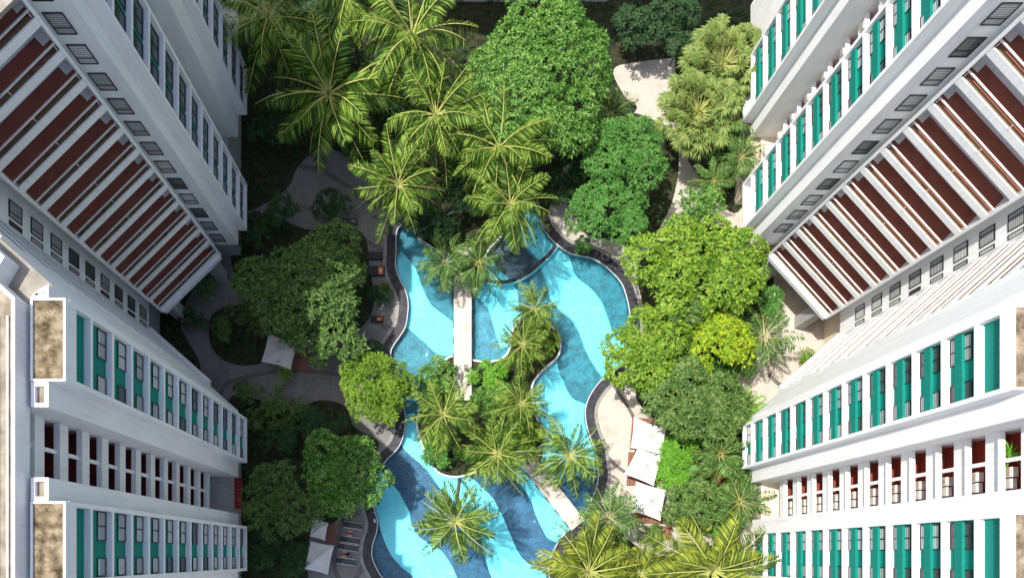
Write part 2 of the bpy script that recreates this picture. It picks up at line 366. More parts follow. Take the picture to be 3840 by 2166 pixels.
mb = MB(); mb.prism(lp, 0.0005, 0.002, M['paveleft'], bottom=False); mb.build('left_paving_shade', kind='structure')  # darker paving sheet laid where the left block's shade falls
# pool shell: floor and walls
mb = MB(); n = len(pool); i0 = len(mb.v)
for z in (0.0, FZ):
    for p in pool: mb.v.append((p[0], p[1], z))
for j in range(n):
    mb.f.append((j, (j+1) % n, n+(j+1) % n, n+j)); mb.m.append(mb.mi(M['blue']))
for t in tessellate_polygon([[Vector((p[0], p[1], 0)) for p in pool]]):
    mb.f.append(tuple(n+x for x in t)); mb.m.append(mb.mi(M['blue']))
mb.build('pool_floor', kind='structure')
def clip_to_pool(pl):
    return pl
mb = MB(); dp = [(x, y) for (x, y) in pool if y < (PY-1575)*H/F]
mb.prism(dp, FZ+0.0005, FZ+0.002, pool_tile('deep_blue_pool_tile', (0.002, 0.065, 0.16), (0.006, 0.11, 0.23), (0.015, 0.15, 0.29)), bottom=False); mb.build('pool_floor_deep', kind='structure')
BANDS = [
 [(1450,936),(1487,936),(1519,956),(1554,1000),(1574,1045),(1589,1090),(1619,1144),(1658,1174),(1698,1204),(1745,1225),(1745,1315),(1698,1325),(1668,1333),(1629,1318),(1604,1293),(1564,1259),(1522,1226),(1480,1240),(1440,1100)],
 [(1778,1095),(1813,1070),(1870,1074),(1917,1065),(1937,1090),(1947,1150),(1960,1190),(1975,1260),(1930,1320),(1897,1300),(1877,1303),(1857,1244),(1837,1174),(1812,1134)],
 [(1952,840),(1962,911),(1986,936),(2011,966),(2029,985),(2034,1015),(2051,1070),(2066,1120),(2096,1159),(2136,1189),(2165,1229),(2183,1274),(2200,1318),(2225,1363),(2262,1412),(2330,1430),(2345,1310),(2309,1264),(2290,1224),(2275,1179),(2255,1130),(2215,1080),(2165,1040),(2146,1000),(2136,961),(2130,900),(2060,760),(1980,740)],
 [(1822,965),(1850,985),(1875,1015),(1907,1046),(1870,1052),(1822,1050)],
 [(2081,1348),(2066,1368),(2026,1413),(2002,1450),(2002,1480),(2019,1533),(2030,1590),(2040,1660),(2030,1740),(2045,1785),(2110,1790),(2180,1775),(2255,1745),(2260,1640),(2235,1540),(2183,1509),(2148,1494),(2123,1454),(2112,1424),(2096,1393),(2090,1355)],
 [(1422,1760),(1456,1802),(1491,1837),(1516,1881),(1536,1921),(1542,1960),(1576,2015),(1645,2055),(1685,2105),(1715,2166),(1740,2240),(1600,2260),(1551,2165),(1506,2125),(1471,2085),(1451,2050),(1432,2001),(1417,1956),(1370,1880),(1390,1790)],
 [(1490,1580),(1511,1650),(1506,1668),(1531,1697),(1571,1732),(1606,1767),(1660,1840),(1730,1900),(1790,1990),(1812,2055),(1820,2090),(1835,2140),(1860,2200),(1900,2270),(2040,2270),(2050,2160),(2000,2125),(1950,2080),(1915,2006),(1890,1946),(1850,1870),(1780,1800),(1700,1740),(1620,1700),(1585,1640),(1575,1570),(1540,1550)],
 [(1935,1790),(1969,1837),(1994,1881),(2009,1926),(2029,1971),(2059,2018),(2120,2030),(2150,1960),(2090,1880),(2030,1800),(1990,1760),(1950,1740)],
]
for k, b_ in enumerate(BANDS):
    pl = px_poly(b_, FZ)
    # keep the band inside the pool: pull outside points back to the nearest rim point
    q = []
    for (x, y) in pl:
        if not bool(inside(np.array([x]), np.array([y]), pool)[0]):
            x, y = min(pool, key=lambda c: (c[0]-x)**2+(c[1]-y)**2)
        if not q or (abs(q[-1][0]-x)+abs(q[-1][1]-y)) > 1e-4: q.append((x, y))
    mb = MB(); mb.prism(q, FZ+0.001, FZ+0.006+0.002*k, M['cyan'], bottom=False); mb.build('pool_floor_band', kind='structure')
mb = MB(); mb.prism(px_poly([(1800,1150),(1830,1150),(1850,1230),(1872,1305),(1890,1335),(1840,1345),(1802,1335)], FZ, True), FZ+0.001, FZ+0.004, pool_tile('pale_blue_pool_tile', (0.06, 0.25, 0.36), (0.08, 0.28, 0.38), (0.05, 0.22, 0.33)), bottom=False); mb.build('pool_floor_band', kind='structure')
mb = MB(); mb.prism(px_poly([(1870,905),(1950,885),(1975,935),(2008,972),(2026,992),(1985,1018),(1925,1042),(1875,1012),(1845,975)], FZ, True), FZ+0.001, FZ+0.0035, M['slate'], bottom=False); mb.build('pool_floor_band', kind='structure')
# water sheet
mb = MB(); nn = len(pool)
for p in pool: mb.v.append((p[0], p[1], WZ))
for t in tessellate_polygon([[Vector((p[0], p[1], 0)) for p in pool]]): mb.f.append(tuple(t)); mb.m.append(mb.mi(M['water']))
mb.build('water', kind='structure')
# rim, pale edge, coping
mb = MB(); band(mb, offset(pool, 0.01), offset(pool, 0.10), -0.16, 0.07, M['rimedge'])
t = mb.build('pool_edge', kind='structure')
mb = MB(); band(mb, offset(pool, 0.10), offset(pool, 1.15), -0.2, 0.05, M['rim']); mb.build('pool_rim', kind='structure')
mb = MB(); band(mb, offset(pool, 1.15), offset(pool, 1.55), -0.2, 0.035, M['coping']); mb.build('pool_coping', kind='structure')
# spa divider
div = catmull([W2(*p) for p in [(1815,1046),(1850,1056),(1885,1057),(1925,1050),(1965,1032),(2000,1008),(2035,975),(2062,950),(2085,918)]], False, 5)
mb = MB(); band(mb, offset(div, -0.22, False), offset(div, 0.22, False), FZ, 0.03, M['rim'], False)
band(mb, offset(div, 0.22, False), offset(div, 0.34, False), FZ, -0.05, M['cyan'], False)
mb.build('spa_wall', label='curved dark blue wall dividing the small upper pool from the main pool', category='pool wall')

# planting beds
BEDS = {
 'w': [(560,1040),(722,1050),(690,1150),(678,1220),(712,1290),(745,1350),(748,1400),(700,1440),(560,1400)],
 'c': [(790,1190),(850,1150),(960,1150),(1040,1220),(1050,1290),(1000,1350),(920,1370),(840,1350),(790,1290)],
 's': [(850,1510),(980,1500),(1100,1530),(1200,1500),(1290,1520),(1330,1600),(1420,1660),(1370,1760),(1310,1870),(1270,1940),(1240,1965),(1180,1990),(1150,2060),(1130,2300),(840,2400),(800,1900)],
 'nw': [(880,830),(1000,800),(1150,860),(1350,870),(1385,1000),(1400,1150),(1330,1245),(1200,1265),(1110,1270),(1060,1200),(1010,1130),(930,1090),(870,1000)],
 'n': [(700,-400),(2300,-400),(2900,-300),(2860,100),(2600,200),(2400,230),(2300,260),(2340,360),(2380,420),(2150,560),(2100,700),(2070,760),(2040,790),(1990,720),(1930,715),(1860,760),(1780,800),(1600,800),(1480,790),(1440,750),(1400,650),(1300,580),(1200,560),(1120,620),(1080,700),(1000,760),(900,780),(820,600),(760,300)],
 'e1': [(2160,480),(2300,420),(2450,450),(2540,560),(2530,720),(2470,860),(2400,930),(2300,900),(2200,880),(2150,800),(2110,700)],
 'e2': [(2440,940),(2600,850),(2760,860),(2880,950),(2900,1120),(2850,1200),(2830,1300),(2760,1420),(2780,1540),(2800,1700),(2820,1960),(2600,2000),(2540,1950),(2520,1700),(2480,1600),(2390,1500),(2390,1400),(2410,1300),(2410,1150),(2390,1020)],
 'fan': [(2560,100),(2830,60),(2850,330),(2820,560),(2780,780),(2700,760),(2560,560),(2540,380)],
 'se': [(2110,2080),(2180,2010),(2260,1960),(2380,2040),(2480,2080),(2600,2060),(2800,2050),(2860,2400),(2080,2400)],
}
bedp = {}
for k, pts in BEDS.items():
    p = px_poly(pts, 0.05); bedp[k] = p
    mb = MB(); mb.prism(p, 0.0, 0.06 + 0.004*len(bedp), M['soil'], bottom=False); mb.build('planting_bed', kind='structure')
# dark stone lines on the paving
LINES = [
 ([(1118,770),(1170,787),(1205,808),(1240,840)], 0.45), ([(1345,880),(1395,916),(1445,938),(1500,945)], 0.5),
 ([(764,1015),(840,1020),(862,1045),(885,1078)], 0.4), ([(825,1480),(850,1440),(915,1415),(1028,1394),(1150,1390),(1290,1405),(1380,1420)], 0.5),
 ([(1410,1206),(1440,1222),(1475,1238)], 0.5), ([(1122,622),(1210,642),(1285,686),(1350,728),(1400,775)], 0.6),
 ([(2300,1440),(2322,1475),(2364,1540),(2390,1600)], 0.4), ([(2272,1703),(2307,1742),(2342,1768),(2370,1790)], 0.4),
 ([(2881,1403),(2905,1425),(2932,1448)], 0.5), ([(2406,1960),(2430,1990),(2455,2020)], 0.4),
 ([(2112,905),(2135,870),(2150,835),(2160,800)], 0.4),
 ([(1358,1890),(1334,1925),(1310,1942),(1285,1952)], 0.55), ([(1275,1900),(1278,1950),(1275,1990),(1262,2040),(1252,2080),(1252,2110),(1262,2150),(1290,2200)], 0.6),
 ([(1372,2080),(1362,2115),(1345,2150),(1320,2190)], 0.55),
]
mb = MB()
for pts, wd in LINES:
    p = catmull([W2(*q) for q in pts], False, 6)
    band(mb, offset(p, -wd/2, False), offset(p, wd/2, False), 0.002, 0.012, M['path_line'], False)
mb.build('path_band', kind='structure')

# ------------------------------------------------------------------ hotel buildings
def win_mesh(w_, h_, split, name, mull=0.045):
    """window lying in the y-z plane, outward +x, centred on y; frame proud of the pane"""
    fm = MB(); t = 0.07
    fm.box(WID, -0.05, 0.05, -w_/2, -w_/2+t, 0, h_, M['frame']); fm.box(WID, -0.05, 0.05, w_/2-t, w_/2, 0, h_, M['frame'])
    fm.box(WID, -0.05, 0.05, -w_/2+t, w_/2-t, 0, t, M['frame']); fm.box(WID, -0.05, 0.05, -w_/2+t, w_/2-t, h_-t, h_, M['frame'])
    for (ax, p) in split:
        if ax == 'y': fm.box(WID, -0.04, 0.04, p-mull, p+mull, t, h_-t, M['frame'])
        else: fm.box(WID, -0.04, 0.04, -w_/2+t, w_/2-t, p-mull, p+mull, M['frame'])
    pm = MB(); pm.box(WID, -0.03, 0.0, -w_/2+t, w_/2-t, t, h_-t, M['pane'])
    return fm.mesh(name+'_frame'), pm.mesh(name+'_pane')
WM_bayN = win_mesh(1.95, 1.25, [('y', 0.0)], 'double_window')
WM_bayS = win_mesh(1.25, 1.25, [], 'single_window')
WM_tallN = win_mesh(1.75, 2.1, [('y', 0.0)], 'tall_double_window')
WM_tallS = win_mesh(1.15, 2.1, [], 'tall_single_window')
WM_upN = win_mesh(2.3, 2.1, [('y', 0.0)], 'wide_dark_window'); WM_upS = win_mesh(1.75, 2.1, [], 'dark_window')
WM_Q = win_mesh(1.35, 2.0, [('z', 0.62)], 'room_window')
WM_P = win_mesh(1.35, 1.75, [('y', -0.22)], 'room_window')
WM_slot = win_mesh(0.42, 1.7, [], 'slot_window')

def hotel(side, label):
    Rr = side == 'R'
    dy = -0.7 if Rr else 0.0
    def MP(x, y, z, yy=None):
        yo = dy if y < 31 else (0 if Rr else 0)
        return ((9.9-x) if Rr else x, y+yo, z)
    FE = lambda a, b, c: MP(a, b, c)                    # a = x, b = y in the left building's coordinates
    base = thing('hotel_building', label, 'hotel', MP(-24, 20, 0))
    top = 46.0 if Rr else 45.1
    pitch = 3.17 if Rr else 3.03
    nfl = 12
    f0 = (43.2 if Rr else 42.2)                          # underside of the fin over the first full storey
    opens = [f0 - pitch*k for k in range(nfl)]           # tops of the openings
    def place(ms, x, y, z, rz, parent, name='window'):
        p = MP(x, y, z)
        if Rr: rz = math.pi - rz
        fo = link(name, ms[0], parent, loc=None)
        T = Matrix.Translation(p) @ Matrix.Rotation(rz, 4, 'Z')
        if parent.get('_root') is not None: fo.matrix_basis = T
        else: fo.matrix_basis = T
        return fo, T
    def place_full(ms, x, y, z, rz, parent):
        fo, T = place(ms, x, y, z, rz, parent)
        po = bpy.data.objects.new('pane', ms[1]); C.objects.link(po); po.parent = fo
        return fo
    # glazing of the bays is a sub-part already: frame and pane in one mesh
    def joined(ms):
        k = ms[0].name+'_joined'
        if k in bpy.data.meshes: return bpy.data.meshes[k]
        bm = bmesh.new(); bm.from_mesh(ms[0]); nf = len(bm.faces); bm.from_mesh(ms[1])
        bm.faces.ensure_lookup_table()
        for i in range(nf, len(bm.faces)): bm.faces[i].material_index = 1
        me = bpy.data.meshes.new(k); bm.to_mesh(me); bm.free(); me.materials.append(M['frame']); me.materials.append(M['panedark'] if 'dark' in k else M['pane']); return me
    # ---- main body
    body = [(-24, -9), (-24, 4.6), (-28.4, 4.6), (-28.4, 8.8), (-24, 8.8), (-24, 16.1), (-25.15, 15.1), (-35.2, 24.2), (-34.1, 25.2), (-34.1, 28.4), (-27.4, 35.0), (-24, 35.0), (-24, 42.9), (-28.4, 42.9), (-28.4, 47.1), (-24, 47.1), (-24, 62), (-72, 62), (-72, -9)]
    bp = [MP(x, y, 0)[:2] for x, y in body]
    mb = MB(); mb.prism(bp, 5.6, top, M['white'], M['roofshade']); mb.build('wall', base)
    # podium / ground floor set back
    gp = [MP(x, y, 0)[:2] for x, y in [(-25.2, -9), (-25.2, 15), (-35, 23.6), (-35, 29), (-28, 36), (-25.2, 36), (-25.2, 62), (-72, 62), (-72, -9)]]
    mb = MB(); mb.prism(gp, 0, 5.6, M['grey'] if not Rr else M['cream']); mb.build('ground_floor', base)
    if Rr:
        cp = [MP(x, y, 0)[:2] for x, y in [(-24.3, 42.0), (-24.3, 47.6), (-28.3, 47.6), (-28.3, 42.0)]]
        mb = MB(); mb.prism(cp, 0, 5.0, M['cream']); mb.build('podium', base)
    # ---- upper roof block with parapet
    up = [(-25.3, -9), (-25.3, 14.9), (-26.6, 16.1), (-25.9, 17.3), (-35.2, 25.6), (-35.4, 29.3), (-28.4, 36.3), (-25.3, 36.3), (-25.3, 62), (-71, 62), (-71, -9)]
    upw = [MP(x, y, 0)[:2] for x, y in up]
    if area(upw) < 0: upw = upw[::-1]
    mb = MB(); mb.prism(upw, top+0.004, top+0.9, M['white'], M['roof']); band(mb, offset(upw, -0.22), offset(upw, 0.0), top+0.902, top+1.55, M['white2'])
    rf = mb.build('roof', base)
    # pipes and roof unit lines seen at the edge
    if not Rr:
        ph = MB(); ph.box(FE, -48, -32, 20, 32, top+0.902, 52, M['white']); ph.box(FE, -48.2, -31.8, 19.8, 32.2, 52.002, 52.3, M['roofshade']); ph.build('added_shade_block', rf)  # unseen block added on the left roof to shade the bank
    for xx in (-26.1, -26.7):
        mb = MB(); mb.box(FE, xx, xx+0.10, -6, 14, top+0.95, top+1.05, M['rail']); mb.build('roof_pipe', rf)
    lo = [(-25.05, 3.22), (-24, 3.22), (-24, 4.6), (-25.05, 4.6)], [(-25.05, 8.8), (-24, 8.8), (-24, 10.28), (-25.05, 10.28)], [(-25.05, 15.32), (-24, 15.32), (-24, 16.1), (-24.9, 15.6)], [(-25.05, 35.0), (-24, 35.0), (-24, 36.38), (-25.05, 36.38)], [(-25.05, 41.62), (-24, 41.62), (-24, 42.9), (-25.05, 42.9)], [(-25.05, 47.1), (-24, 47.1), (-24, 48.4), (-25.05, 48.4)]
    for q in lo:
        qq = [MP(x, y, 0)[:2] for x, y in q]
        if area(qq) < 0: qq = qq[::-1]
        mb = MB(); band(mb, offset(qq, -0.24), offset(qq, 0.0), top+0.003, top+0.36, M['white2']); mb.prism(offset(qq, -0.245), top+0.004, top+0.06, M['roof'])
        mb.build('parapet', base)
    # ---- projecting bays
    xf = -22.9
    def bay(y0, y1, low_open, upper):
        b = MB(); zb = 6.0
        b.box(FE, -23.998, xf, y0, y0+0.3, zb, top-0.003, M['white']); b.box(FE, -23.998, xf, y1-0.3, y1, zb, top-0.003, M['white'])
        b.box(FE, -23.998, xf, y0+0.3, y1-0.3, zb, zb+0.35, M['white'])
        hi_top, hi_bot = (top-0.6, f0+0.3) if Rr else (44.3, f0+0.3)
        b.box(FE, -23.998, xf, y0+0.3, y1-0.3, hi_top, top-0.003, M['white'])
        for k, z in enumerate(opens):
            b.box(FE, -23.998, xf+0.002, y0+0.3, y1-0.3, z, z+0.3, M['white2'])
        bo = b.build('bay', base)
        p = MB()
        for k in range(-1, nfl):
            zt = hi_top if k < 0 else opens[k]; zl = f0+0.3 if k < 0 else (opens[k+1]+0.3 if k+1 < nfl else zb+0.35)
            if k == nfl-1 and low_open: continue
            p.box(FE, -23.996, -23.34, y0+0.3, y1-0.3, zl, zt, M['teal'])
            if Rr and 0 <= k < nfl-1:
                p.box(FE, -23.338, -23.10, y0+0.3+0.02, y1-0.32, zl+0.75, zl+1.45, M['teal'])
        p.build('teal_panel', bo)
        # mossy roof slab with its own white kerb, standing proud of the body roof
        s = MB(); s.box(FE, -25.05, xf-0.05, y0+0.02, y1-0.02, top+0.002, top+0.30, M['white2'])
        s.box(FE, -24.90, xf-0.21, y0+0.17, y1-0.17, top+0.302, top+0.33, M['mossdark'] if Rr else M['moss'])
        rim = [(-25.05, y0+0.02), (xf-0.05, y0+0.02), (xf-0.05, y1-0.02), (-25.05, y1-0.02)]
        rim = [MP(x, y, 0)[:2] for x, y in rim]
        if area(rim) < 0: rim = rim[::-1]
        band(s, offset(rim, -0.14), rim, top+0.302, top+0.42, M['white2'])
        s.build('bay_roof', bo)
        for k in range(nfl):
            if k == nfl-1 and low_open: continue
            zl = opens[k+1]+0.3 if k+1 < nfl else zb+0.35
            h_t = opens[k]-zl
            tall = (Rr or upper) and h_t > 2.3
            dk = upper and not Rr
            for (ms, yc) in (((WM_upN if dk else WM_tallN if tall else WM_bayN), y1-0.35-(1.2 if dk else 0.95)), ((WM_upS if dk else WM_tallS if tall else WM_bayS), y0+0.35+(0.9 if dk else 0.62))):
                p_ = MP(-23.32, yc, zl+0.04)
                wo_ = link('window', joined(ms), bo); wo_.location = p_
                if Rr: wo_.rotation_euler.z = math.pi
        return bo
    bay(-1.8, 3.2, False, False); bay(10.3, 15.3, False, False); bay(36.4, 41.6, Rr, True); bay(49.4 if not Rr else 48.5, 54.6, Rr, True)
    # ---- recessed galleries between the bays
    def gallery(y0, y1):
        for k in range(nfl+1):
            zt = (f0+pitch - pitch*k) - 0.5
            if zt > top-0.5: zt = top-0.5
            zf = f0 - pitch*k - 0.5
            if zf < 5.6: continue
            g = MB()
            g.box(FE, -28.398, -26.55, y0+0.002, y1-0.002, zf-0.18, zf, M['tile2'])
            g.box(FE, -26.55, -26.40, y0+0.002, y1-0.002, zf-0.22, zf+1.30, M['white'])
            go = g.build('gallery_storey', base)
            r = MB(); r.box(FE, -26.55, -26.12, y0+0.004, y1-0.004, zf+1.302, zf+1.40, M['white2']); r.build('parapet_cap', go)
            ym = (y0+y1)/2+0.15
            p = MB(); p.box(FE, -26.56, -26.36, ym-0.13, ym+0.13, zf+1.402, zf+pitch-0.22, M['white2']); p.build('post', go)
            p = MB(); bx_ = -27.85 if Rr else -28.25
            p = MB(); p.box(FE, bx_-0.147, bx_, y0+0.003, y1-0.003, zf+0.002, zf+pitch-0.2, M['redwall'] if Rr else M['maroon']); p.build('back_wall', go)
            if Rr:
                a = MB(); a.box(FE, -27.3, -26.8, y0+1.2, y0+1.85, zf+0.9, zf+1.55, M['ac']); a.box(FE, -26.8, -26.75, y0+1.3, y0+1.75, zf+0.98, zf+1.47, M['acdark'])
                a.box(FE, -27.25, -26.8, y0+0.45, y0+1.1, zf+0.95, zf+1.5, M['ac'])
                a.box(FE, -28.25, -27.25, y0+0.6, y0+0.7, zf+0.9, zf+0.95, M['frame']); a.box(FE, -28.25, -27.3, y0+1.4, y0+1.5, zf+0.84, zf+0.9, M['frame'])
                a.build('air_conditioner', go)
    gallery(4.6, 8.8); gallery(42.9, 47.1)
    mb = MB(); mb.box(FE, -28.39, -26.3, 4.602, 8.798, top-0.45, top-0.003, M['white2']); mb.box(FE, -28.39, -26.3, 42.902, 47.098, top-0.45, top-0.003, M['white2']); mb.build('gallery_roof', base)
    # ---- diagonal balcony stacks
    def balconies(A, B, deep, outl, mats, hf, strip):
        A = Vector(A); B = Vector(B); d = (B-A).normalized(); Lh = (B-A).length
        nrm = Vector((d.y, -d.x))
        if nrm.dot(Vector((-26, 28))-Vector((-30, 31)) if outl == 'SE' else Vector((1, 1))) < 0: nrm = -nrm
        FR = lambda a, b, c: MP(A.x+d.x*a+nrm.x*b, A.y+d.y*a+nrm.y*b, c)
        zf0 = 43.1+(0.4 if Rr else 0)
        pt = pitch if not Rr else 3.08
        nb = 13
        for k in range(nb):
            zf = zf0-pt*k
            s = MB(); s.box(FR, 0.12, Lh-0.12, -deep, 0.0, zf-0.25, zf, mats[0])
            s.box(FR, 0.12, Lh-0.12, -0.10, 0.12, zf-hf, zf-0.252, M['white']); s.box(FR, 0.12, Lh-0.12, 0.0, 0.12, zf-0.252, zf+0.05, M['white'])
            so = s.build('balcony', base)
            r = MB(); r.box(FR, 0.15, Lh-0.15, -0.14, -0.02, zf+0.55, zf+0.63, M['rail'])
            nbz = 3
            for j in range(nbz): r.box(FR, 0.2+j*(Lh-0.5)/(nbz-1), 0.25+j*(Lh-0.5)/(nbz-1), -0.10, -0.06, zf+0.05, zf+0.55, M['rail'])
            r.build('railing', so)
            e = MB(); e.box(FR, 0.14, Lh-0.14, -0.30, -0.02, zf+0.002, zf+0.05, strip); e.build('edge_strip', so)
            if outl == 'NE': continue
            e = MB(); e.box(FR, Lh-0.75, Lh-0.13, -deep+0.05, -0.95, zf+0.004, zf+0.18, M['white']); e.build('service_box', so)
        s = MB()
        s.box(FR, -0.12, 0.118, -deep, 0.16, 5.7, zf0+2.0, M['white']); s.build('side_wall', base)
        s = MB(); s.box(FR, Lh-0.118, Lh+0.12, -deep, 0.16, 5.7, zf0+2.0, M['white']); s.build('side_wall', base)
        s = MB(); s.box(FR, 0.12, Lh-0.12, -deep, 0.16, zf0+2.0-0.3, zf0+1.998, M['roofshade'])
        s.build('top_fascia', base)
        s = MB(); s.box(FR, 0.12, Lh-0.12, 0.122, 0.5, 5.7, 6.3, M['white']); s.build('bottom_fascia', base)
    balconies((-32.5, 27.4), (-26.04, 33.8), 1.85, 'SE', [M['tile']], 0.62, M['ledge'])
    balconies((-34.1, 25.25), (-27.2, 19.1), 1.5, 'NE', [M['tile2']], 0.8, M['ledge'])
    q = MB(); pl = [MP(x, y, 0)[:2] for x, y in [(-27.1, 19.0), (-28.2, 17.8), (-25.15, 15.1), (-24.0, 16.1), (-23.97, 16.22)]]
    q.prism(pl, 5.7, top-0.003, M['white'], M['roofshade']); q.build('diagonal_wall', base)
    # ---- single windows on the two return walls
    for k in range(14):
        z = f0 - pitch*k + 0.6 + 0.0
        if z > top-2.2 or z < 6.4: continue
        place_full(WM_Q, -25.75, 34.965, z, -math.pi/2 if not Rr else -math.pi/2, base)
        place_full(WM_P, -34.065, 26.75, z, 0.0, base)
        place_full(WM_slot, -34.065, 25.62, z, 0.0, base)
    if Rr:
        for k in range(11):     # outdoor air-conditioning units on brackets by the upper bay
            z = f0 - pitch*k - 1.6
            a = MB(); a.box(FE, -23.998, -23.55, 42.6, 43.2, z, z+0.55, M['grey']); a.box(FE, -23.548, -23.52, 42.7, 43.1, z+0.08, z+0.47, M['acdark'])
            a.build('air_conditioner', base)
    # a few columns under the diagonal balconies
    for (x, y) in ((-27.0, 33.6), (-31.6, 28.8)):
        q = MB(); q.box(FE, x-1.0, x+0.1, y-0.9, y+0.5, 0, 5.69, M['grey']); q.build('column', base)
    return base
hotel('L', 'shaded white hotel block on the left with red-brown diagonal balconies')
hotel('R', 'sunlit white hotel block on the right with bright teal panels')
# hotel wing beyond the garden to the north
nb_ = thing('hotel_wing', 'white hotel wing beyond the tall tree at the far end of the garden', 'hotel', (9.5, 70, 0))
mb = MB(); mb.box(WID, -12, 19, 66.5, 80, 0, 46, M['white']); mb.build('wall', nb_)
mb = MB(); mb.box(WID, -12.2, 19.2, 66.3, 80.2, 46.002, 46.6, M['white2']); mb.build('roof', nb_)
for k in range(12):
    for x in range(-10, 18, 4):
        mb = MB(); mb.box(WID, x, x+2.4, 66.44, 66.498, 6+k*3.1, 7.8+k*3.1, M['panedark']); mb.build('window', nb_)

# ------------------------------------------------------------------ bridges
def bridge(c0, c1, wd, label, posts):
    a = Vector(W2(*c0, 0.4)); b = Vector(W2(*c1, 0.4)); d = (b-a).normalized(); Lh = (b-a).length; nn = Vector((-d.y, d.x))
    FR = lambda s, t, z: (a.x+d.x*s+nn.x*t, a.y+d.y*s+nn.y*t, z)
    t = thing('footbridge', label, 'bridge', (a.x, a.y, 0), 'footbridges over the pool')
    m = MB(); m.box(FR, 0, Lh, -wd/2+0.16, wd/2-0.16, 0.12, 0.40, M['bridge']); m.build('deck', t)
    for sgn in (-1, 1):
        k = MB(); e0, e1 = sorted((sgn*(wd/2-0.155), sgn*wd/2))
        k.box(FR, 0, Lh, e0, e1, 0.05, 0.47, M['bridge']); ko = k.build('kerb', t)
        n_ = posts
        for j in range(n_):
            s0 = (j+0.5)*Lh/n_
            l = MB(); e2, e3 = sorted((sgn*(wd/2+0.003), sgn*(wd/2+0.12)))
            l.box(FR, s0-0.45, s0+0.45, e2, e3, 0.18, 0.40, M['frame']); l.build('light_slot', ko)
    l = MB()
    for j in range(3):
        l.box(FR, Lh*(0.2+0.3*j)-0.4, Lh*(0.2+0.3*j)+0.4, -0.4, 0.4, -0.9, 0.118, M['grey'])
    l.build('pier', t)
bridge((1735, 925), (1735, 1500), 2.12, 'straight pale stone footbridge running down the middle of the pool', 9)
bridge((1952, 1690), (2168, 1968), 2.0, 'pale stone footbridge set diagonally between palms at the lower pool', 6)

# ------------------------------------------------------------------ islands and planters in the pool
ISL = {
 'isl': ([(1770,1345),(1825,1352),(1880,1340),(1908,1305),(1915,1250),(1935,1212),(1985,1190),(2050,1205),(2088,1240),(2106,1285),(2100,1325),(2084,1350),(2058,1372),(2018,1412),(1998,1450),(2000,1490),(2015,1560),(2040,1610),(2046,1660),(1990,1690),(1940,1700),(1900,1740),(1830,1755),(1760,1780),(1700,1790),(1640,1770),(1600,1710),(1572,1640),(1560,1570),(1590,1490),(1625,1430),(1640,1380),(1668,1345),(1698,1330),(1735,1340)], 'curved planted island in the middle of the pool around the bridge foot'),
 'top': ([(1560,880),(1620,835),(1700,790),(1790,780),(1890,770),(1915,830),(1870,900),(1840,930),(1822,970),(1818,1050),(1800,1075),(1770,1085),(1770,1000),(1700,1000),(1690,960),(1620,930)], 'planted bank at the head of the straight footbridge'),
}
for k, (pts, lab) in ISL.items():
    p = px_poly(pts, 0.2); bedp[k] = p
    t = thing('pool_planter', lab, 'planter', (*p[0], -0.9))
    mb = MB(); band(mb, offset(p, -0.22), p, FZ-0.2, 0.18, M['rimedge']); mb.build('rim', t)
    mb = MB(); mb.prism(offset(p, -0.22), FZ-0.2, 0.10, M['soil'], bottom=False); mb.build('soil', t)

# ------------------------------------------------------------------ foliage
def np_mesh(name, V, faces_n, nquad, mat_idx, mats):
    """V: (n*faces_n) verts in quads of 4"""
    me = bpy.data.meshes.new(name); nv = len(V); nf = nv//4
    me.vertices.add(nv); me.vertices.foreach_set('co', np.asarray(V, dtype=np.float32).ravel())
    me.loops.add(nv); me.loops.foreach_set('vertex_index', np.arange(nv, dtype=np.int32))
    me.polygons.add(nf); me.polygons.foreach_set('loop_start', np.arange(0, nv, 4, dtype=np.int32)); me.polygons.foreach_set('loop_total', np.full(nf, 4, dtype=np.int32))
    for m in mats: me.materials.append(m)
    if mat_idx is not None: me.polygons.foreach_set('material_index', np.asarray(mat_idx, dtype=np.int32))
    me.update(calc_edges=True); me.validate(); return me
def norm(a): return a/np.maximum(1e-9, np.linalg.norm(a, axis=-1, keepdims=True))
def rosettes(P, N, k, ll, lw, rng, tilt=0.45, droop=0.25):
    """k leaves around each point P with axis N -> quads"""
    n = len(P); ref = np.where(np.abs(N[:, 2:3]) > 0.9, np.array([[1.0, 0, 0]]), np.array([[0, 0, 1.0]]))
    T = norm(np.cross(N, ref)); B = np.cross(N, T)
    ph = rng.uniform(0, 2*np.pi, (n, 1)) + np.arange(k)[None]*2*np.pi/k + rng.normal(0, 0.25, (n, k))
    el = tilt + rng.normal(0, 0.25, (n, k)); s = rng.uniform(0.7, 1.25, (n, k))*ll
    D = (np.cos(ph)*np.cos(el))[..., None]*T[:, None] + (np.sin(ph)*np.cos(el))[..., None]*B[:, None] + np.sin(el)[..., None]*N[:, None]
    S = norm(np.cross(D, N[:, None]))
    b = P[:, None] + D*0.04*ll
    mid = P[:, None] + D*(0.5*s)[..., None]; tip = P[:, None] + D*s[..., None]; tip[..., 2] -= droop*s
    wd = (lw*s/ll*0.5)[..., None]
    Q = np.stack([b, mid+S*wd, tip, mid-S*wd], axis=2)
    return Q.reshape(-1, 3)
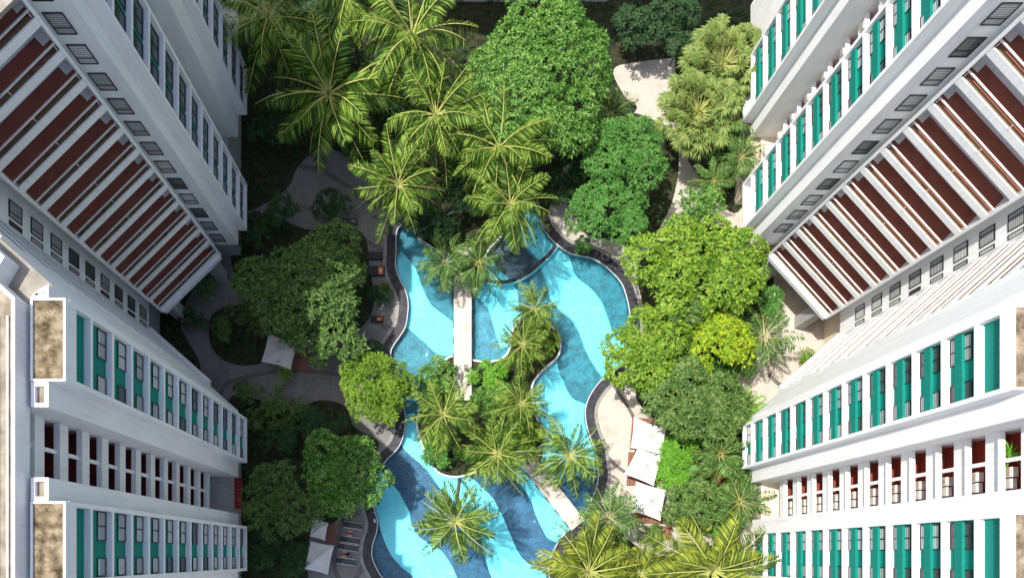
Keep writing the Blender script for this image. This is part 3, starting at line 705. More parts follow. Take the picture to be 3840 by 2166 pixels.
def crown_mesh(name, rx, ry, rz, dens, ll, lw, k, mat, seed, nb=None, tilt=0.45, lobes=0.34, gap=0.0, flatb=0.25):
    rng = np.random.default_rng(seed); r0 = (rx*ry)**0.5
    nb = int(1.35*nb) if nb else int(14+r0*2.2)
    ang = rng.uniform(0, 2*np.pi, nb); rho = np.sqrt(rng.uniform(0.0, 1.0, nb))*0.80
    br = r0*lobes*rng.uniform(0.6, 1.25, nb)
    wob = 1+0.10*np.sin(ang*3+seed)+0.07*np.sin(ang*5+2*seed)
    cx = np.cos(ang)*rho*rx*wob; cy = np.sin(ang)*rho*ry*wob
    cz = rz*np.sqrt(np.clip(1-rho**2, 0, 1))*0.75 + rng.normal(0, 0.15*rz, nb)
    Cn = np.stack([cx, cy, cz], 1)
    n = int(dens*4*np.pi*np.sum(br**2)*0.75)
    i = rng.choice(nb, n, p=br**2/np.sum(br**2))
    D = rng.normal(0, 1, (n, 3)); D = norm(D); D[:, 2] = np.where(D[:, 2] < -0.35, -D[:, 2], D[:, 2])
    rr = br[i]*(rng.uniform(0.72, 1.05, n))
    P = Cn[i] + D*rr[:, None]*np.array([1, 1, 0.85])
    keep = np.ones(n, bool)
    for j in range(nb):
        dd = np.linalg.norm((P-Cn[j])/np.array([1, 1, 0.85]), axis=1); keep &= ~((dd < br[j]*0.66) & (i != j))
    P = P[keep]; D = D[keep]
    N = norm(D*0.7 + np.array([0, 0, 0.75]))
    V = rosettes(P, N, k, ll, lw, rng, tilt)
    P[:, 2] -= 0
    return np_mesh(name, V, 4, 1, None, [mat]), Cn, br
def trunk_mesh(name, Cn, br, h, r, seed, nlimb=9):
    rg = random.Random(seed); m = MB()
    m.tube([(0, 0, 0), (rg.uniform(-.15, .15), rg.uniform(-.15, .15), h*0.5), (0, 0, h)], [r*1.25, r*0.95, r*0.8], M['bark'], 8)
    order = list(range(len(Cn))); rg.shuffle(order)
    for j in order[:nlimb]:
        c = Cn[j]; e = Vector((c[0], c[1], c[2]+h)); s = Vector((0, 0, h*rg.uniform(0.6, 0.98)))
        mid = s.lerp(e, 0.5) + Vector((0, 0, -0.1*h*rg.random()))
        m.tube([s, mid, s.lerp(e, 0.93)], [r*0.5, r*0.33, r*0.12], M['bark'], 6)
    return m.mesh(name, True)
def tree(label, u, v, zc, rxp, ryp, rz, mat, dens=2.6, ll=0.42, lw=0.15, k=7, seed=1, group=None, name='broadleaf_tree', tilt=0.45, lobes=0.34, trunk=0.22, nb=None):
    x, y, _ = W(u, v, zc); s = (H-zc)/F; rx = rxp*s*0.92; ry = ryp*s*0.92
    me, Cn, br = crown_mesh('leaves', rx, ry, rz, dens, ll, lw, k, mat, seed, nb, tilt, lobes)
    h = max(0.4, zc-rz*0.45)
    t = thing(name, label, 'tree' if 'tree' in name else 'shrub', (x, y, 0), group)
    co = bpy.data.objects.new('crown', me); C.objects.link(co); co.parent = t; co.location = (0, 0, h)
    tr = bpy.data.objects.new('trunk', trunk_mesh('trunk', Cn, br, h, trunk, seed)); C.objects.link(tr); tr.parent = t
    return t
G1 = 'broadleaf trees around the pool'
tree('huge dense bright green tree at the top centre of the garden', 2030, 290, 11, 310, 320, 4.2, L['bright'], 3.2, 0.46, 0.13, 7, 3, G1, nb=46, lobes=0.26, trunk=0.4)
tree('dense mid green tree right of the pool\'s head, below the huge tree', 2350, 590, 8, 170, 165, 3.2, L['mid'], 3.4, 0.42, 0.13, 7, 4, G1, nb=24, lobes=0.3)
tree('bushy green tree whose crown hangs over the pool\'s upper right bank', 2290, 780, 7, 170, 150, 2.8, L['mid'], 3.4, 0.42, 0.13, 7, 5, G1, nb=22, lobes=0.3)
tree('wide yellow-green tree between the pool and the right hotel block', 2625, 1000, 9, 285, 190, 3.4, L['ygreen'], 3.2, 0.46, 0.19, 6, 6, G1, nb=34, lobes=0.3, trunk=0.3)
tree('rounded green tree leaning over the right edge of the pool', 2425, 1300, 7, 170, 185, 2.8, L['ygreen'], 3.4, 0.42, 0.17, 6, 7, G1, nb=20)
tree('bright yellow-leaved tree right of the pool', 2705, 1285, 6.8, 160, 145, 2.4, L['yellow'], 3.6, 0.4, 0.15, 6, 8, G1, nb=16)
tree('dark glossy tree with large pale-edged leaf whorls above the white shades', 2600, 1510, 6.5, 215, 155, 2.6, L['olive'], 2.2, 0.6, 0.19, 8, 9, G1, nb=24, tilt=0.35)
tree('leafy tree with bright clumps between the two yellowish crowns', 2480, 1440, 6, 120, 80, 2.0, L['ygreen'], 3.0, 0.42, 0.16, 6, 10, G1)
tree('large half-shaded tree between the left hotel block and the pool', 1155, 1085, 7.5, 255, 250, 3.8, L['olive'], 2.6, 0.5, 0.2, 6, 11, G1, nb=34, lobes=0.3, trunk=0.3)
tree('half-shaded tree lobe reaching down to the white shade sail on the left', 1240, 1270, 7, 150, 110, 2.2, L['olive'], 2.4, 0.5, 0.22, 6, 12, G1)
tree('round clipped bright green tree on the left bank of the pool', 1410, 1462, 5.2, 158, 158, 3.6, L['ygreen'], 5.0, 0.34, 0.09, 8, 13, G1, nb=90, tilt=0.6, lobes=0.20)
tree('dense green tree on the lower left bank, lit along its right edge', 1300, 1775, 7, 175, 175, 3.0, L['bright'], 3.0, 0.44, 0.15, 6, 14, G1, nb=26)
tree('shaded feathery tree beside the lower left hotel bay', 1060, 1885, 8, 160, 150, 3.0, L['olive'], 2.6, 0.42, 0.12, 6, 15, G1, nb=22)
tree('small leafy green tree by the paving under the fan palms', 2625, 770, 5, 95, 80, 1.8, L['bright'], 3.0, 0.42, 0.14, 7, 16, G1)
tree('bushy low green tree below the glossy tree, next to the white shades', 2590, 1890, 4.5, 125, 95, 1.8, L['olive'], 3.0, 0.5, 0.16, 8, 17, G1, tilt=0.35)

G2 = 'shrubs in the garden beds'
SH = [
 ('leafy green shrub at the foot of the lower right bay beside the feathery palm', 2700, 1960, 2.4, 85, 60, 1.2, 'mid', 0.5, 0.16),
 ('low green shrub against the right hotel below the lime palm', 2830, 1630, 1.6, 45, 70, 0.9, 'bright', 0.42, 0.14),
 ('leafy shrub between the banana plants and the right hotel', 2780, 1770, 2.0, 65, 60, 1.1, 'mid', 0.5, 0.16),
 ('bushy shrub filling the gap below the yellow tree', 2680, 1400, 2.5, 110, 55, 1.3, 'mid', 0.45, 0.15),
 ('leafy shrub right of the yellow tree by the pale paving', 2800, 1360, 2.2, 50, 60, 1.1, 'bright', 0.45, 0.15),
 ('green shrub tucked under the wide yellow-green tree beside the balconies', 2890, 1140, 2.2, 55, 60, 1.1, 'mid', 0.45, 0.15),
 ('green shrub along the sunny paving right of the mid green tree', 2555, 860, 2.4, 70, 70, 1.2, 'bright', 0.45, 0.15),
 ('dark glossy shrub in the gap left of the yellow tree', 2590, 1230, 2.8, 70, 60, 1.3, 'mid', 0.45, 0.15),
 ('feathery lime green shrub beside the white shade sails', 2545, 1700, 2.5, 85, 100, 1.2, 'lime', 0.62, 0.11),
 ('lime green shrub between the white shades and the dark leaves', 2520, 1790, 2.2, 60, 70, 1.0, 'lime', 0.62, 0.11),
 ('bright shrub filling the planter left of the straight bridge', 1640, 1410, 2.0, 75, 75, 1.2, 'bright', 0.4, 0.14),
 ('leafy shrub at the planter tip beside the left channel', 1600, 1480, 1.6, 45, 45, 0.9, 'mid', 0.4, 0.14),
 ('lush lime shrub right of the bridge foot in the planter', 1835, 1410, 1.8, 75, 70, 1.1, 'lime', 0.45, 0.15),
 ('bushy green shrub in the planter under the island palms', 1860, 1500, 2.0, 85, 70, 1.2, 'bright', 0.42, 0.14),
 ('yellow-green shrub at the planter\'s right edge', 1990, 1620, 1.6, 55, 70, 1.0, 'ygreen', 0.4, 0.14),
 ('dense shrub covering the round end of the island', 2030, 1270, 1.8, 78, 78, 1.1, 'ygreen', 0.38, 0.12),
 ('green shrub low in the planter beside the lower footbridge', 1900, 1640, 1.6, 60, 55, 1.0, 'mid', 0.42, 0.15),
 ('leafy shrub trailing over the lower left water', 1640, 1700, 1.4, 60, 60, 0.8, 'mid', 0.45, 0.17),
 ('small shrub by the second palm of the planter', 1760, 1700, 1.4, 55, 45, 0.9, 'bright', 0.4, 0.14),
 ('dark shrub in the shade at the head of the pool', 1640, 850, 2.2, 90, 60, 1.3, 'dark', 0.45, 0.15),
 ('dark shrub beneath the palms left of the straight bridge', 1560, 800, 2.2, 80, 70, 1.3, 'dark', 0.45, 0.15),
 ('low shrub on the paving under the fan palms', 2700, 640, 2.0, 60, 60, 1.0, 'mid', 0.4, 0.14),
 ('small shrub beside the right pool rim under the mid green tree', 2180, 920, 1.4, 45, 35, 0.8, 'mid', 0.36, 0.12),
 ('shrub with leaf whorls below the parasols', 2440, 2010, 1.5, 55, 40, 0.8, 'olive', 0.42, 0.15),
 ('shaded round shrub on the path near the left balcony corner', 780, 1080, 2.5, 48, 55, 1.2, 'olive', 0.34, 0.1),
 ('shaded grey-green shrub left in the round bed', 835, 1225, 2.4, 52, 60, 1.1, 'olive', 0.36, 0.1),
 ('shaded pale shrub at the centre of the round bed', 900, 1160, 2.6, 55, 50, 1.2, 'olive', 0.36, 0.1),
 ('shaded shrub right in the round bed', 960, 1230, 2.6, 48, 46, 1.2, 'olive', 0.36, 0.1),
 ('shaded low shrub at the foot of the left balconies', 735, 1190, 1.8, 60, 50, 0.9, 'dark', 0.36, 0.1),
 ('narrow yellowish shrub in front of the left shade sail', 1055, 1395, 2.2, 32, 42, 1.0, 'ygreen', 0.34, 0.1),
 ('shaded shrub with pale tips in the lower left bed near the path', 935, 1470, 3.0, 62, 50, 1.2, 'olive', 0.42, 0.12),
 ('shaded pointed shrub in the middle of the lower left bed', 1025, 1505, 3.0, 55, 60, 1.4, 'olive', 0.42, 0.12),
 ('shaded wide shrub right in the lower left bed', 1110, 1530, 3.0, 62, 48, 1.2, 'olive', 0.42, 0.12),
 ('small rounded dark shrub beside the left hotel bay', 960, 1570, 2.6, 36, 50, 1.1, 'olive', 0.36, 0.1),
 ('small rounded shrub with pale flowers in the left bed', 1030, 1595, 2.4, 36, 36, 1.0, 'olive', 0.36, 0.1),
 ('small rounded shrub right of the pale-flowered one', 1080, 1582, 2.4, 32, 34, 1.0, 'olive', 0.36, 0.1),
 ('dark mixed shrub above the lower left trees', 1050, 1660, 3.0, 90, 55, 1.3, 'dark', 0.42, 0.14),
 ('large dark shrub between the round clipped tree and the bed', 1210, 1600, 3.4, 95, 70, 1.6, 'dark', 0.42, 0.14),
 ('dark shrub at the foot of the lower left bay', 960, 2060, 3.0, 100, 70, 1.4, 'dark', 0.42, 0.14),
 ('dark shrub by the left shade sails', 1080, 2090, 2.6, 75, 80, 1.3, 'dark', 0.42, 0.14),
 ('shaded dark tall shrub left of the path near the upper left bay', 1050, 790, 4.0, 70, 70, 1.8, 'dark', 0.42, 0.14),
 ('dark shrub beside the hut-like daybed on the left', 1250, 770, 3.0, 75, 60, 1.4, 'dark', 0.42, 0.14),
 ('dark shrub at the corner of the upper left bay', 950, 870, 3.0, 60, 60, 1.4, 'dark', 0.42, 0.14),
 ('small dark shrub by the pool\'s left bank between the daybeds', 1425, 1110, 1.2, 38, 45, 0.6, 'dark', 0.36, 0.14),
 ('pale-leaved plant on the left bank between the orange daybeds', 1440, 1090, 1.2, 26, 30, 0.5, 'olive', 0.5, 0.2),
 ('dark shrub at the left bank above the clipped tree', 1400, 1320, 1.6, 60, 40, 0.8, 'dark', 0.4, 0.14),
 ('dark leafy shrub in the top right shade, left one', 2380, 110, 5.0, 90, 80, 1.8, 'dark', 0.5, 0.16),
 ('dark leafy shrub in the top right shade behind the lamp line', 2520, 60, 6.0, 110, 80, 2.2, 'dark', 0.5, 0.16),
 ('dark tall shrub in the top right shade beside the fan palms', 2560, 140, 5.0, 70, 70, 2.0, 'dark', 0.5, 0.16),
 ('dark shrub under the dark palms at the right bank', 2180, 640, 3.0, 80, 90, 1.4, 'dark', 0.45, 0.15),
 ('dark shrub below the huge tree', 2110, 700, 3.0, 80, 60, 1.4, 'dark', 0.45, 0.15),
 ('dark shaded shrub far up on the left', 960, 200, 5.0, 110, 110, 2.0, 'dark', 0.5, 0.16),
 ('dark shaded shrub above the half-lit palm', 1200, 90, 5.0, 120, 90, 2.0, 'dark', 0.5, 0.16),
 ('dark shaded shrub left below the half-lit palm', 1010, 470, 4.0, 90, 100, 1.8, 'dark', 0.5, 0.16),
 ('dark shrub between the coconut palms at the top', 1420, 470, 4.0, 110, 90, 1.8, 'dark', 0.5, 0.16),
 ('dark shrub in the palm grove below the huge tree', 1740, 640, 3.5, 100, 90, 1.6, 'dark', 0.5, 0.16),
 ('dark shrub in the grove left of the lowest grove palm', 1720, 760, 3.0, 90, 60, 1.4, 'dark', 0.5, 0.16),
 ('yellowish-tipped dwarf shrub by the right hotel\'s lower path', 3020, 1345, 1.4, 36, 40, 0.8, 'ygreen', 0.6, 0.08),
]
for i, (lab, u, v, zc, rxp, ryp, rz, mt, ll, lw) in enumerate(SH):
    tree(lab, u, v, zc, rxp, ryp, rz, L[mt], 3.2, ll, lw, 7, 100+i, G2, name='shrub', trunk=0.07, nb=10, lobes=0.4)

# palms
def palm_crown(name, nf, Lf, e_lo, e_hi, curl, leaf_l, leaf_w, pairs, mat, seed, hang=0.5, vlift=0.0, gold=2.39996):
    rng = np.random.default_rng(seed); Q = []; MI = []
    for f in range(nf):
        q = f/(nf-1); az = f*gold + rng.normal(0, 0.14); L0 = Lf*rng.uniform(0.85, 1.08)*(1-0.25*q)
        el = e_lo + (e_hi-e_lo)*q + rng.normal(0, 0.08); ns = pairs
        c = curl*rng.uniform(0.75, 1.3)*(1-0.35*q); side_bend = rng.normal(0, 0.22)
        pts = [np.array([0.12*math.cos(az), 0.12*math.sin(az), 0.0])]; dirs = []
        for s in range(ns):
            t = s/ns; e = el - c*t**1.3; a = az + side_bend*t
            d = np.array([math.cos(a)*math.cos(e), math.sin(a)*math.cos(e), math.sin(e)]); dirs.append(d)
            pts.append(pts[-1] + d*L0/ns)
        twist = rng.normal(0, 0.30); fh = rng.uniform(-0.15, 0.55)
        for s in range(ns):
            d = dirs[s]; p = pts[s]; p2 = pts[s+1]; t = s/ns
            side = np.cross(d, [0, 0, 1.0]); side /= max(1e-6, np.linalg.norm(side)); up = np.cross(side, d)
            rw = (0.042*(1-t)+0.01)*(1.0 if Lf > 5 else 0.45)
            Q += [p-side*rw, p+side*rw, p2+side*rw*0.9, p2-side*rw*0.9]; MI.append(1)
            if t < 0.14: continue
            prof = math.sin(math.pi*min(1, (t-0.08)/0.95)**0.75)**0.6 if t < 0.97 else 0.35
            for sg in (-1, 1):
                ln = leaf_l*prof*rng.uniform(0.85, 1.1)
                hg = hang + fh + sg*twist*0.6 + rng.normal(0, 0.10)
                ld = side*sg*math.cos(0.55) + d*math.sin(0.55+0.4*t); ld = ld*math.cos(hg) - up*math.sin(hg)*(1-2*vlift); ld /= np.linalg.norm(ld)
                wv = np.cross(ld, up); wv /= max(1e-6, np.linalg.norm(wv)); wv = wv*leaf_w*0.5
                b = p + d*rng.uniform(0, 1)*L0/ns*0.5; m_ = b+ld*ln*0.55 + up*0.03; e_ = b+ld*ln; e_[2] -= ln*0.16
                Q += [b, m_+wv, e_, m_-wv]; MI.append(2 if (f < 2 and seed % 2 == 1) or (f == 2 and seed % 3 == 0) else 0)
    return np_mesh(name, np.array(Q), 4, 1, MI, [mat, L['rachis'], L['dead']])
def fan_crown(name, nf, R0, blade, seed, mat):
    rng = np.random.default_rng(seed); Q = []; MI = []
    for f in range(nf):
        q = (f+0.5)/nf; az = f*2.39996+rng.normal(0, 0.2); el = math.asin(min(1, 0.05+0.95*q))*0.95 - 0.15
        d = np.array([math.cos(az)*math.cos(el), math.sin(az)*math.cos(el), math.sin(el)*0.8]); ln = R0*rng.uniform(0.55, 1.05)
        e = d*ln; side = np.cross(d, [0, 0, 1.0]); side /= max(1e-6, np.linalg.norm(side)); up = np.cross(side, d)
        Q += [side*0.03, -side*0.03, e-side*0.025, e+side*0.025]; MI.append(1)
        ns = 15
        for s in range(ns):
            a = -1.9+3.8*s/(ns-1); bl = blade*(0.75+0.25*math.cos(a))*rng.uniform(0.88, 1.08)
            dd = d*math.cos(a)+side*math.sin(a); dd = dd+up*(0.1 if s % 2 else -0.05); dr = 0.35
            w_ = np.cross(dd, up); w_ /= max(1e-6, np.linalg.norm(w_)); w_ = w_*blade*0.09
            mid = e+dd*bl*0.6; tip = e+dd*bl; tip[2] -= dr*bl
            Q += [e, mid+w_+up*0.03, tip, mid-w_]; MI.append(0)
    return np_mesh(name, np.array(Q), 4, 1, MI, [mat, L['rachis']])
def palm_trunk(h, lean, r, seed):
    rg = random.Random(seed); m = MB(); n_ = 9; pts = []; rad = []
    for i in range(n_+1):
        t = i/n_; pts.append((lean[0]*(1-t)**1.6, lean[1]*(1-t)**1.6, h*t)); rad.append(r*(1.25-0.45*t)+(0.02 if i % 2 else 0))
    m.tube(pts, rad, M['bark'], 8)
    return m
COCO = [palm_crown('coconut_crown_%d' % s, 34, 5.5, -0.95, 1.25, 1.2, 1.15, 0.088, 36, L['palm'], s) for s in (21, 22, 23, 24, 26)]
COCOY = [palm_crown('yellow_crown_%d' % s, 34, 5.5, -0.75, 1.25, 1.15, 1.2, 0.092, 36, L['palmy'], s) for s in (31, 32, 34)]
ARECA = [palm_crown('feather_crown_%d' % s, 22, 3.2, -0.35, 1.25, 1.5, 0.85, 0.10, 19, L['palmd'], s) for s in (41, 42)]
ARECAL = [palm_crown('light_feather_crown_%d' % s, 22, 3.2, -0.35, 1.25, 1.4, 0.85, 0.10, 19, L['lime'], s) for s in (43,)]
def palm(label, u, v, zc, rp, meshes, seed, lean=(0, 0), group='coconut palms', name='coconut_palm', nat=4.55, r=0.17):
    x, y, _ = W(u, v, zc); R0 = rp*(H-zc)/F; s = R0/nat
    rg = random.Random(seed); s *= rg.uniform(0.95, 1.05)
    t = thing(name, label, 'palm tree', (x+lean[0], y+lean[1], 0), group)
    co = bpy.data.objects.new('crown', meshes[seed % len(meshes)]); C.objects.link(co); co.parent = t
    co.location = (-lean[0], -lean[1], zc); co.scale = (s, s, s); co.rotation_euler = (rg.uniform(-.2, .2), rg.uniform(-.2, .2), rg.uniform(0, 6.28))
    m = palm_trunk(zc, (0, 0), r, seed)
    # leaning trunk: foot at the root, top under the crown
    m.v = [(vx - lean[0]*(vz/zc)**1.3 if vz > 0 else vx, vy - lean[1]*(vz/zc)**1.3 if vz > 0 else vy, vz) for vx, vy, vz in m.v]
    tr = bpy.data.objects.new('trunk', m.mesh('trunk', True)); C.objects.link(tr); tr.parent = t
    return t
PAL = [
 ('tall sunlit coconut palm at the top left of the huge tree', 1545, 130, 14, 275, (0, 0)),
 ('half-shaded coconut palm beside the upper left hotel bay', 1232, 350, 12, 275, (0, 0)),
 ('sunlit coconut palm left of the huge tree, below the tallest one', 1635, 430, 12.5, 225, (0, 0)),
 ('coconut palm against the lower edge of the huge tree', 1870, 550, 12, 225, (0, 0)),
 ('coconut palm overhanging the pool\'s top left corner', 1493, 690, 11.5, 190, (0, 0)),
 ('coconut palm overhanging the small upper pool', 1912, 765, 11.5, 185, (0, 0)),
 ('coconut palm standing on the round end of the island', 2002, 1160, 6.0, 118, (0.3, -1.2)),
 ('coconut palm on the narrow part of the island', 1960, 1295, 6.5, 128, (0.4, 0.5)),
 ('coconut palm at the left of the central planter', 1662, 1555, 9.5, 160, (0, 0)),
 ('coconut palm at the right of the central planter', 1955, 1512, 8, 130, (0, 0)),
 ('coconut palm at the upper end of the diagonal footbridge', 1865, 1702, 8.5, 170, (0, 0)),
 ('coconut palm right of the diagonal footbridge over the water', 2132, 1708, 8.5, 170, (1.5, 0)),
 ('big coconut palm leaning over the lower pool', 1706, 1955, 9.5, 190, (0.6, 5.5)),
 ('bright coconut palm cut by the top edge of the photo', 1300, -20, 13, 190, (0, 0)),
]
for i, (lab, u, v, z, rp, ln) in enumerate(PAL): palm(lab, u, v, z, rp, COCO, i+1, ln)
PALY = [
 ('big yellow-green coconut palm at the bottom, below the diagonal footbridge', 2208, 2145, 11, 235, (0, 0)),
 ('biggest yellow-green coconut palm at the bottom right, by the hotel', 2672, 2140, 11.5, 250, (0, 0)),
 ('narrow yellow-green palm between the two big bottom palms', 2400, 2150, 9, 140, (0, 0)),
]
for i, (lab, u, v, z, rp, ln) in enumerate(PALY): palm(lab, u, v, z, rp, COCOY, i+1, ln)
palm('faint coconut palm in full shade by the far upper left bay', 1004, 60, 13, 240, COCO, 5)
PALA = [
 ('small feathery palm left of the straight bridge\'s head', 1668, 985, 3.8, 112, ARECA),
 ('small feathery palm right of the straight bridge\'s head', 1795, 990, 4.0, 110, ARECA),
 ('dark feathery palm under the two big bottom palms', 2282, 1945, 6, 125, ARECA),
 ('feathery palm near the lower right hotel bays', 2772, 1880, 5.5, 115, ARECA),
 ('feathery palm beside the right hotel above the red plant', 2700, 1705, 5, 105, ARECA),
 ('feathery palm on the pale paving by the right balconies', 2862, 1262, 5.5, 125, ARECA),
 ('small feathery palm on the sunny paving below the fan palms', 2672, 680, 5, 85, ARECA),
 ('dark feathery palm below the lower fan palm', 2710, 470, 6, 105, ARECA),
 ('feathery palm against the right hotel\'s cream wall', 2775, 590, 5.5, 85, ARECA),
 ('dark palm right beneath the huge tree', 2290, 430, 6, 95, ARECA),
 ('dark palm hanging below the huge tree\'s right side', 2240, 510, 6, 85, ARECA),
 ('small palm in the gap between the yellow-green crowns', 2550, 1170, 8.5, 95, ARECA),
 ('lime green feathery palm by the right hotel\'s corner', 2785, 1540, 5, 100, ARECAL),
]
for i, (lab, u, v, z, rp, ms) in enumerate(PALA): palm(lab, u, v, z, rp, ms, 60+i, (0, 0), 'small feathery palms', 'feather_palm', nat=2.45, r=0.09)
for i, (lab, u, v, rp) in enumerate([('upper silvery fan palm clump beside the right hotel', 2735, 200, 165), ('lower silvery fan palm clump by the sunny paving', 2640, 385, 165)]):
    z = 8.5; x, y, _ = W(u, v, z); R0 = rp*(H-z)/F
    t = thing('fan_palm', lab, 'palm tree', (x, y, 0), 'fan palms')
    co = bpy.data.objects.new('crown', fan_crown('fan_crown_%d' % i, 120, R0*0.85, 1.25, 70+i, L['fan'])); C.objects.link(co); co.parent = t; co.location = (0, 0, z-2.0)
    tr = bpy.data.objects.new('trunk', palm_trunk(z-2.0, (0, 0), 0.2, i).mesh('trunk', True)); C.objects.link(tr); tr.parent = t
# red and banana-like plants
def blade_plant(label, u, v, z, mat, n_, ll, lw, seed, name, cat='plant'):
    x, y, _ = W(u, v, z); rng = np.random.default_rng(seed); Q = []
    for i in range(n_):
        az = i*2.39996+rng.normal(0, .2); el = rng.uniform(0.35, 1.1); l_ = ll*rng.uniform(0.75, 1.1)
        h0 = np.array([0, 0, z*0.4]); side = np.array([-math.sin(az), math.cos(az), 0]); p = h0.copy(); prev = None
        for s in range(6):
            e = el-1.5*(s/6); d = np.array([math.cos(az)*math.cos(e), math.sin(az)*math.cos(e), math.sin(e)]); p2 = p+d*l_/6
            w0 = lw*math.sin(math.pi*(s+0.15)/6.3)*0.5; w1 = lw*math.sin(math.pi*min(1, (s+1.15)/6.3))*0.5*(s < 5)
            Q += [p-side*w0, p+side*w0, p2+side*w1, p2-side*w1]; p = p2
    t = thing(name, label, cat, (x, y, 0)); me = np_mesh('blades', np.array(Q), 4, 1, None, [mat])
    o = bpy.data.objects.new('leaves', me); C.objects.link(o); o.parent = t
    m = MB(); m.tube([(0, 0, 0), (0, 0, z*0.42)], [0.1, 0.07], M['bark'], 6); o = bpy.data.objects.new('stem', m.mesh('stem')); C.objects.link(o); o.parent = t
blade_plant('spiky red plant beside the lower right hotel bay', 2705, 1783, 2.2, L['red'], 16, 1.4, 0.16, 1, 'red_plant')
blade_plant('orange-tipped plant among the lime shrubs', 2600, 1722, 2.0, L['yellow'], 14, 1.2, 0.16, 2, 'orange_plant')
blade_plant('broad-leaved banana plant in front of the red plant', 2620, 1790, 3.5, L['palmd'], 10, 3.0, 0.8, 3, 'banana_plant')
blade_plant('broad-leaved banana plant right of the red plant\'s foot', 2700, 1850, 3.2, L['palmd'], 9, 2.6, 0.75, 4, 'banana_plant')
blade_plant('broad-leaved banana plant nearest the lime shrub', 2570, 1745, 3.2, L['mid'], 9, 2.6, 0.75, 5, 'banana_plant')
gp_ = thing('potted_plant', 'lime green potted plant standing in an opening of the right hotel\'s recess', 'plant', (36.9, 6.6, 39.6), None); del gp_['_root']
for o in [x for x in C.objects if x.name.startswith('leaves') and x.parent and x.parent.name.startswith('orange_plant')][:1]:
    me = o.data.copy(); me.materials.clear(); me.materials.append(L['lime']); q_ = bpy.data.objects.new('leaves', me); C.objects.link(q_); q_.parent = gp_; q_.location = (0, 0, 0.1)
m = MB(); m.tube([(0, 0, 0), (0, 0, 0.45)], [0.16, 0.22], M['grey'], 12); q_ = bpy.data.objects.new('pot', m.mesh('pot')); C.objects.link(q_); q_.parent = gp_
# ground cover in the beds
rng = np.random.default_rng(5); PP = []
for k, p in bedp.items():
    a = np.array(p); lo_, hi_ = a.min(0), a.max(0); n_ = int((hi_-lo_).prod()*1.6)
    x = rng.uniform(lo_[0], hi_[0], n_); y = rng.uniform(lo_[1], hi_[1], n_); s = inside(x, y, offset(p, -0.35))
    PP.append(np.stack([x[s], y[s], rng.uniform(0.15, 0.55, s.sum())], 1))
PP = np.concatenate(PP); NN = norm(rng.normal(0, 0.25, PP.shape)+np.array([0, 0, 1.0]))
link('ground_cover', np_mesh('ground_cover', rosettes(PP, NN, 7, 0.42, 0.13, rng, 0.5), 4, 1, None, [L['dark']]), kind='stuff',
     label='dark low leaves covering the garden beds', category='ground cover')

# ------------------------------------------------------------------ shade parasols, decks
def parasol(label, corners, z, group, sag=0.05):
    P4 = [Vector(W(u, v, z)) for u, v in corners]; c = sum(P4, Vector())/4
    t = thing('shade_parasol', label, 'parasol', (c.x, c.y, 0), group)
    m = MB(); N_ = 8; k = m.mi(M['canvas']); top_ = z+0.75; rows = []
    for i in range(4):
        A, B = P4[i], P4[(i+1) % 4]
        grid = []
        for r in range(N_+1):
            f = r/N_; row = []
            for q in range(N_+1):
                g = q/N_; e = A.lerp(B, g); inw = 4*g*(1-g)*sag; e = e.lerp(c, inw*f)
                p = c.lerp(e, f); hz = top_ + (z-top_)*(f**0.8) - 0.10*math.sin(math.pi*f)*(1-0.5*abs(2*g-1))
                row.append(len(m.v)); m.v.append((p.x, p.y, hz))
            grid.append(row)
        for r in range(N_):
            for q in range(N_):
                m.f.append((grid[r][q], grid[r][q+1], grid[r+1][q+1], grid[r+1][q])); m.m.append(k)
    me = m.mesh('canopy', False); bm = bmesh.new(); bm.from_mesh(me); bmesh.ops.remove_doubles(bm, verts=bm.verts, dist=0.002); bm.to_mesh(me); bm.free()
    link('canopy', me, t)
    m = MB(); m.tube([(c.x, c.y, 0.08), (c.x, c.y, top_-0.03)], 0.05, M['rail'], 8); m.build('pole', t)
    m = MB(); m.tube([(c.x, c.y, top_-0.02), (c.x, c.y, top_+0.08)], [0.09, 0.05], M['grey'], 8); m.build('cap', t)
    m = MB(); m.tube([(c.x, c.y, 0.0), (c.x, c.y, 0.08)], 0.38, M['grey'], 16); m.build('base', t)
    for p in P4:
        m = MB(); m.tube([(c.x, c.y, top_-0.2), tuple(p+Vector((0, 0, -0.06)))], 0.02, M['rail'], 5); m.build('rib', t)
z7 = lambda x, y: (1860+.497*x, 1444+.497*y)
GP = 'white square shade parasols'
parasol('white parasol whose top is hidden by the glossy tree', [z7(1040, 235), z7(1285, 330), z7(1255, 525), z7(1015, 470)], 3.0, GP)
parasol('large white parasol in the middle of the three on the right bank', [z7(1070, 470), z7(1255, 530), z7(1190, 758), z7(965, 668)], 2.8, GP)
parasol('lowest white parasol on the right bank, over the wooden deck', [z7(1057, 722), z7(1285, 790), z7(1242, 1022), z7(1018, 945)], 2.6, GP)
zr = lambda x, y: (600+.497*x, 722+.497*y)
parasol('shaded pale parasol at the foot of the big left tree', [zr(820, 1060), zr(1040, 1150), zr(985, 1335), zr(765, 1272)], 2.6, GP)
zc_ = lambda x, y: (1120+.2107*x, 1860+.2107*y)
parasol('shaded pale parasol at the bottom left, nearest the trees', [zc_(240, 380), zc_(528, 470), zc_(470, 785), zc_(200, 710)], 2.6, GP)
parasol('bigger shaded pale parasol at the very bottom left', [zc_(215, 790), zc_(632, 875), zc_(520, 1390), zc_(90, 1290)], 2.8, GP)
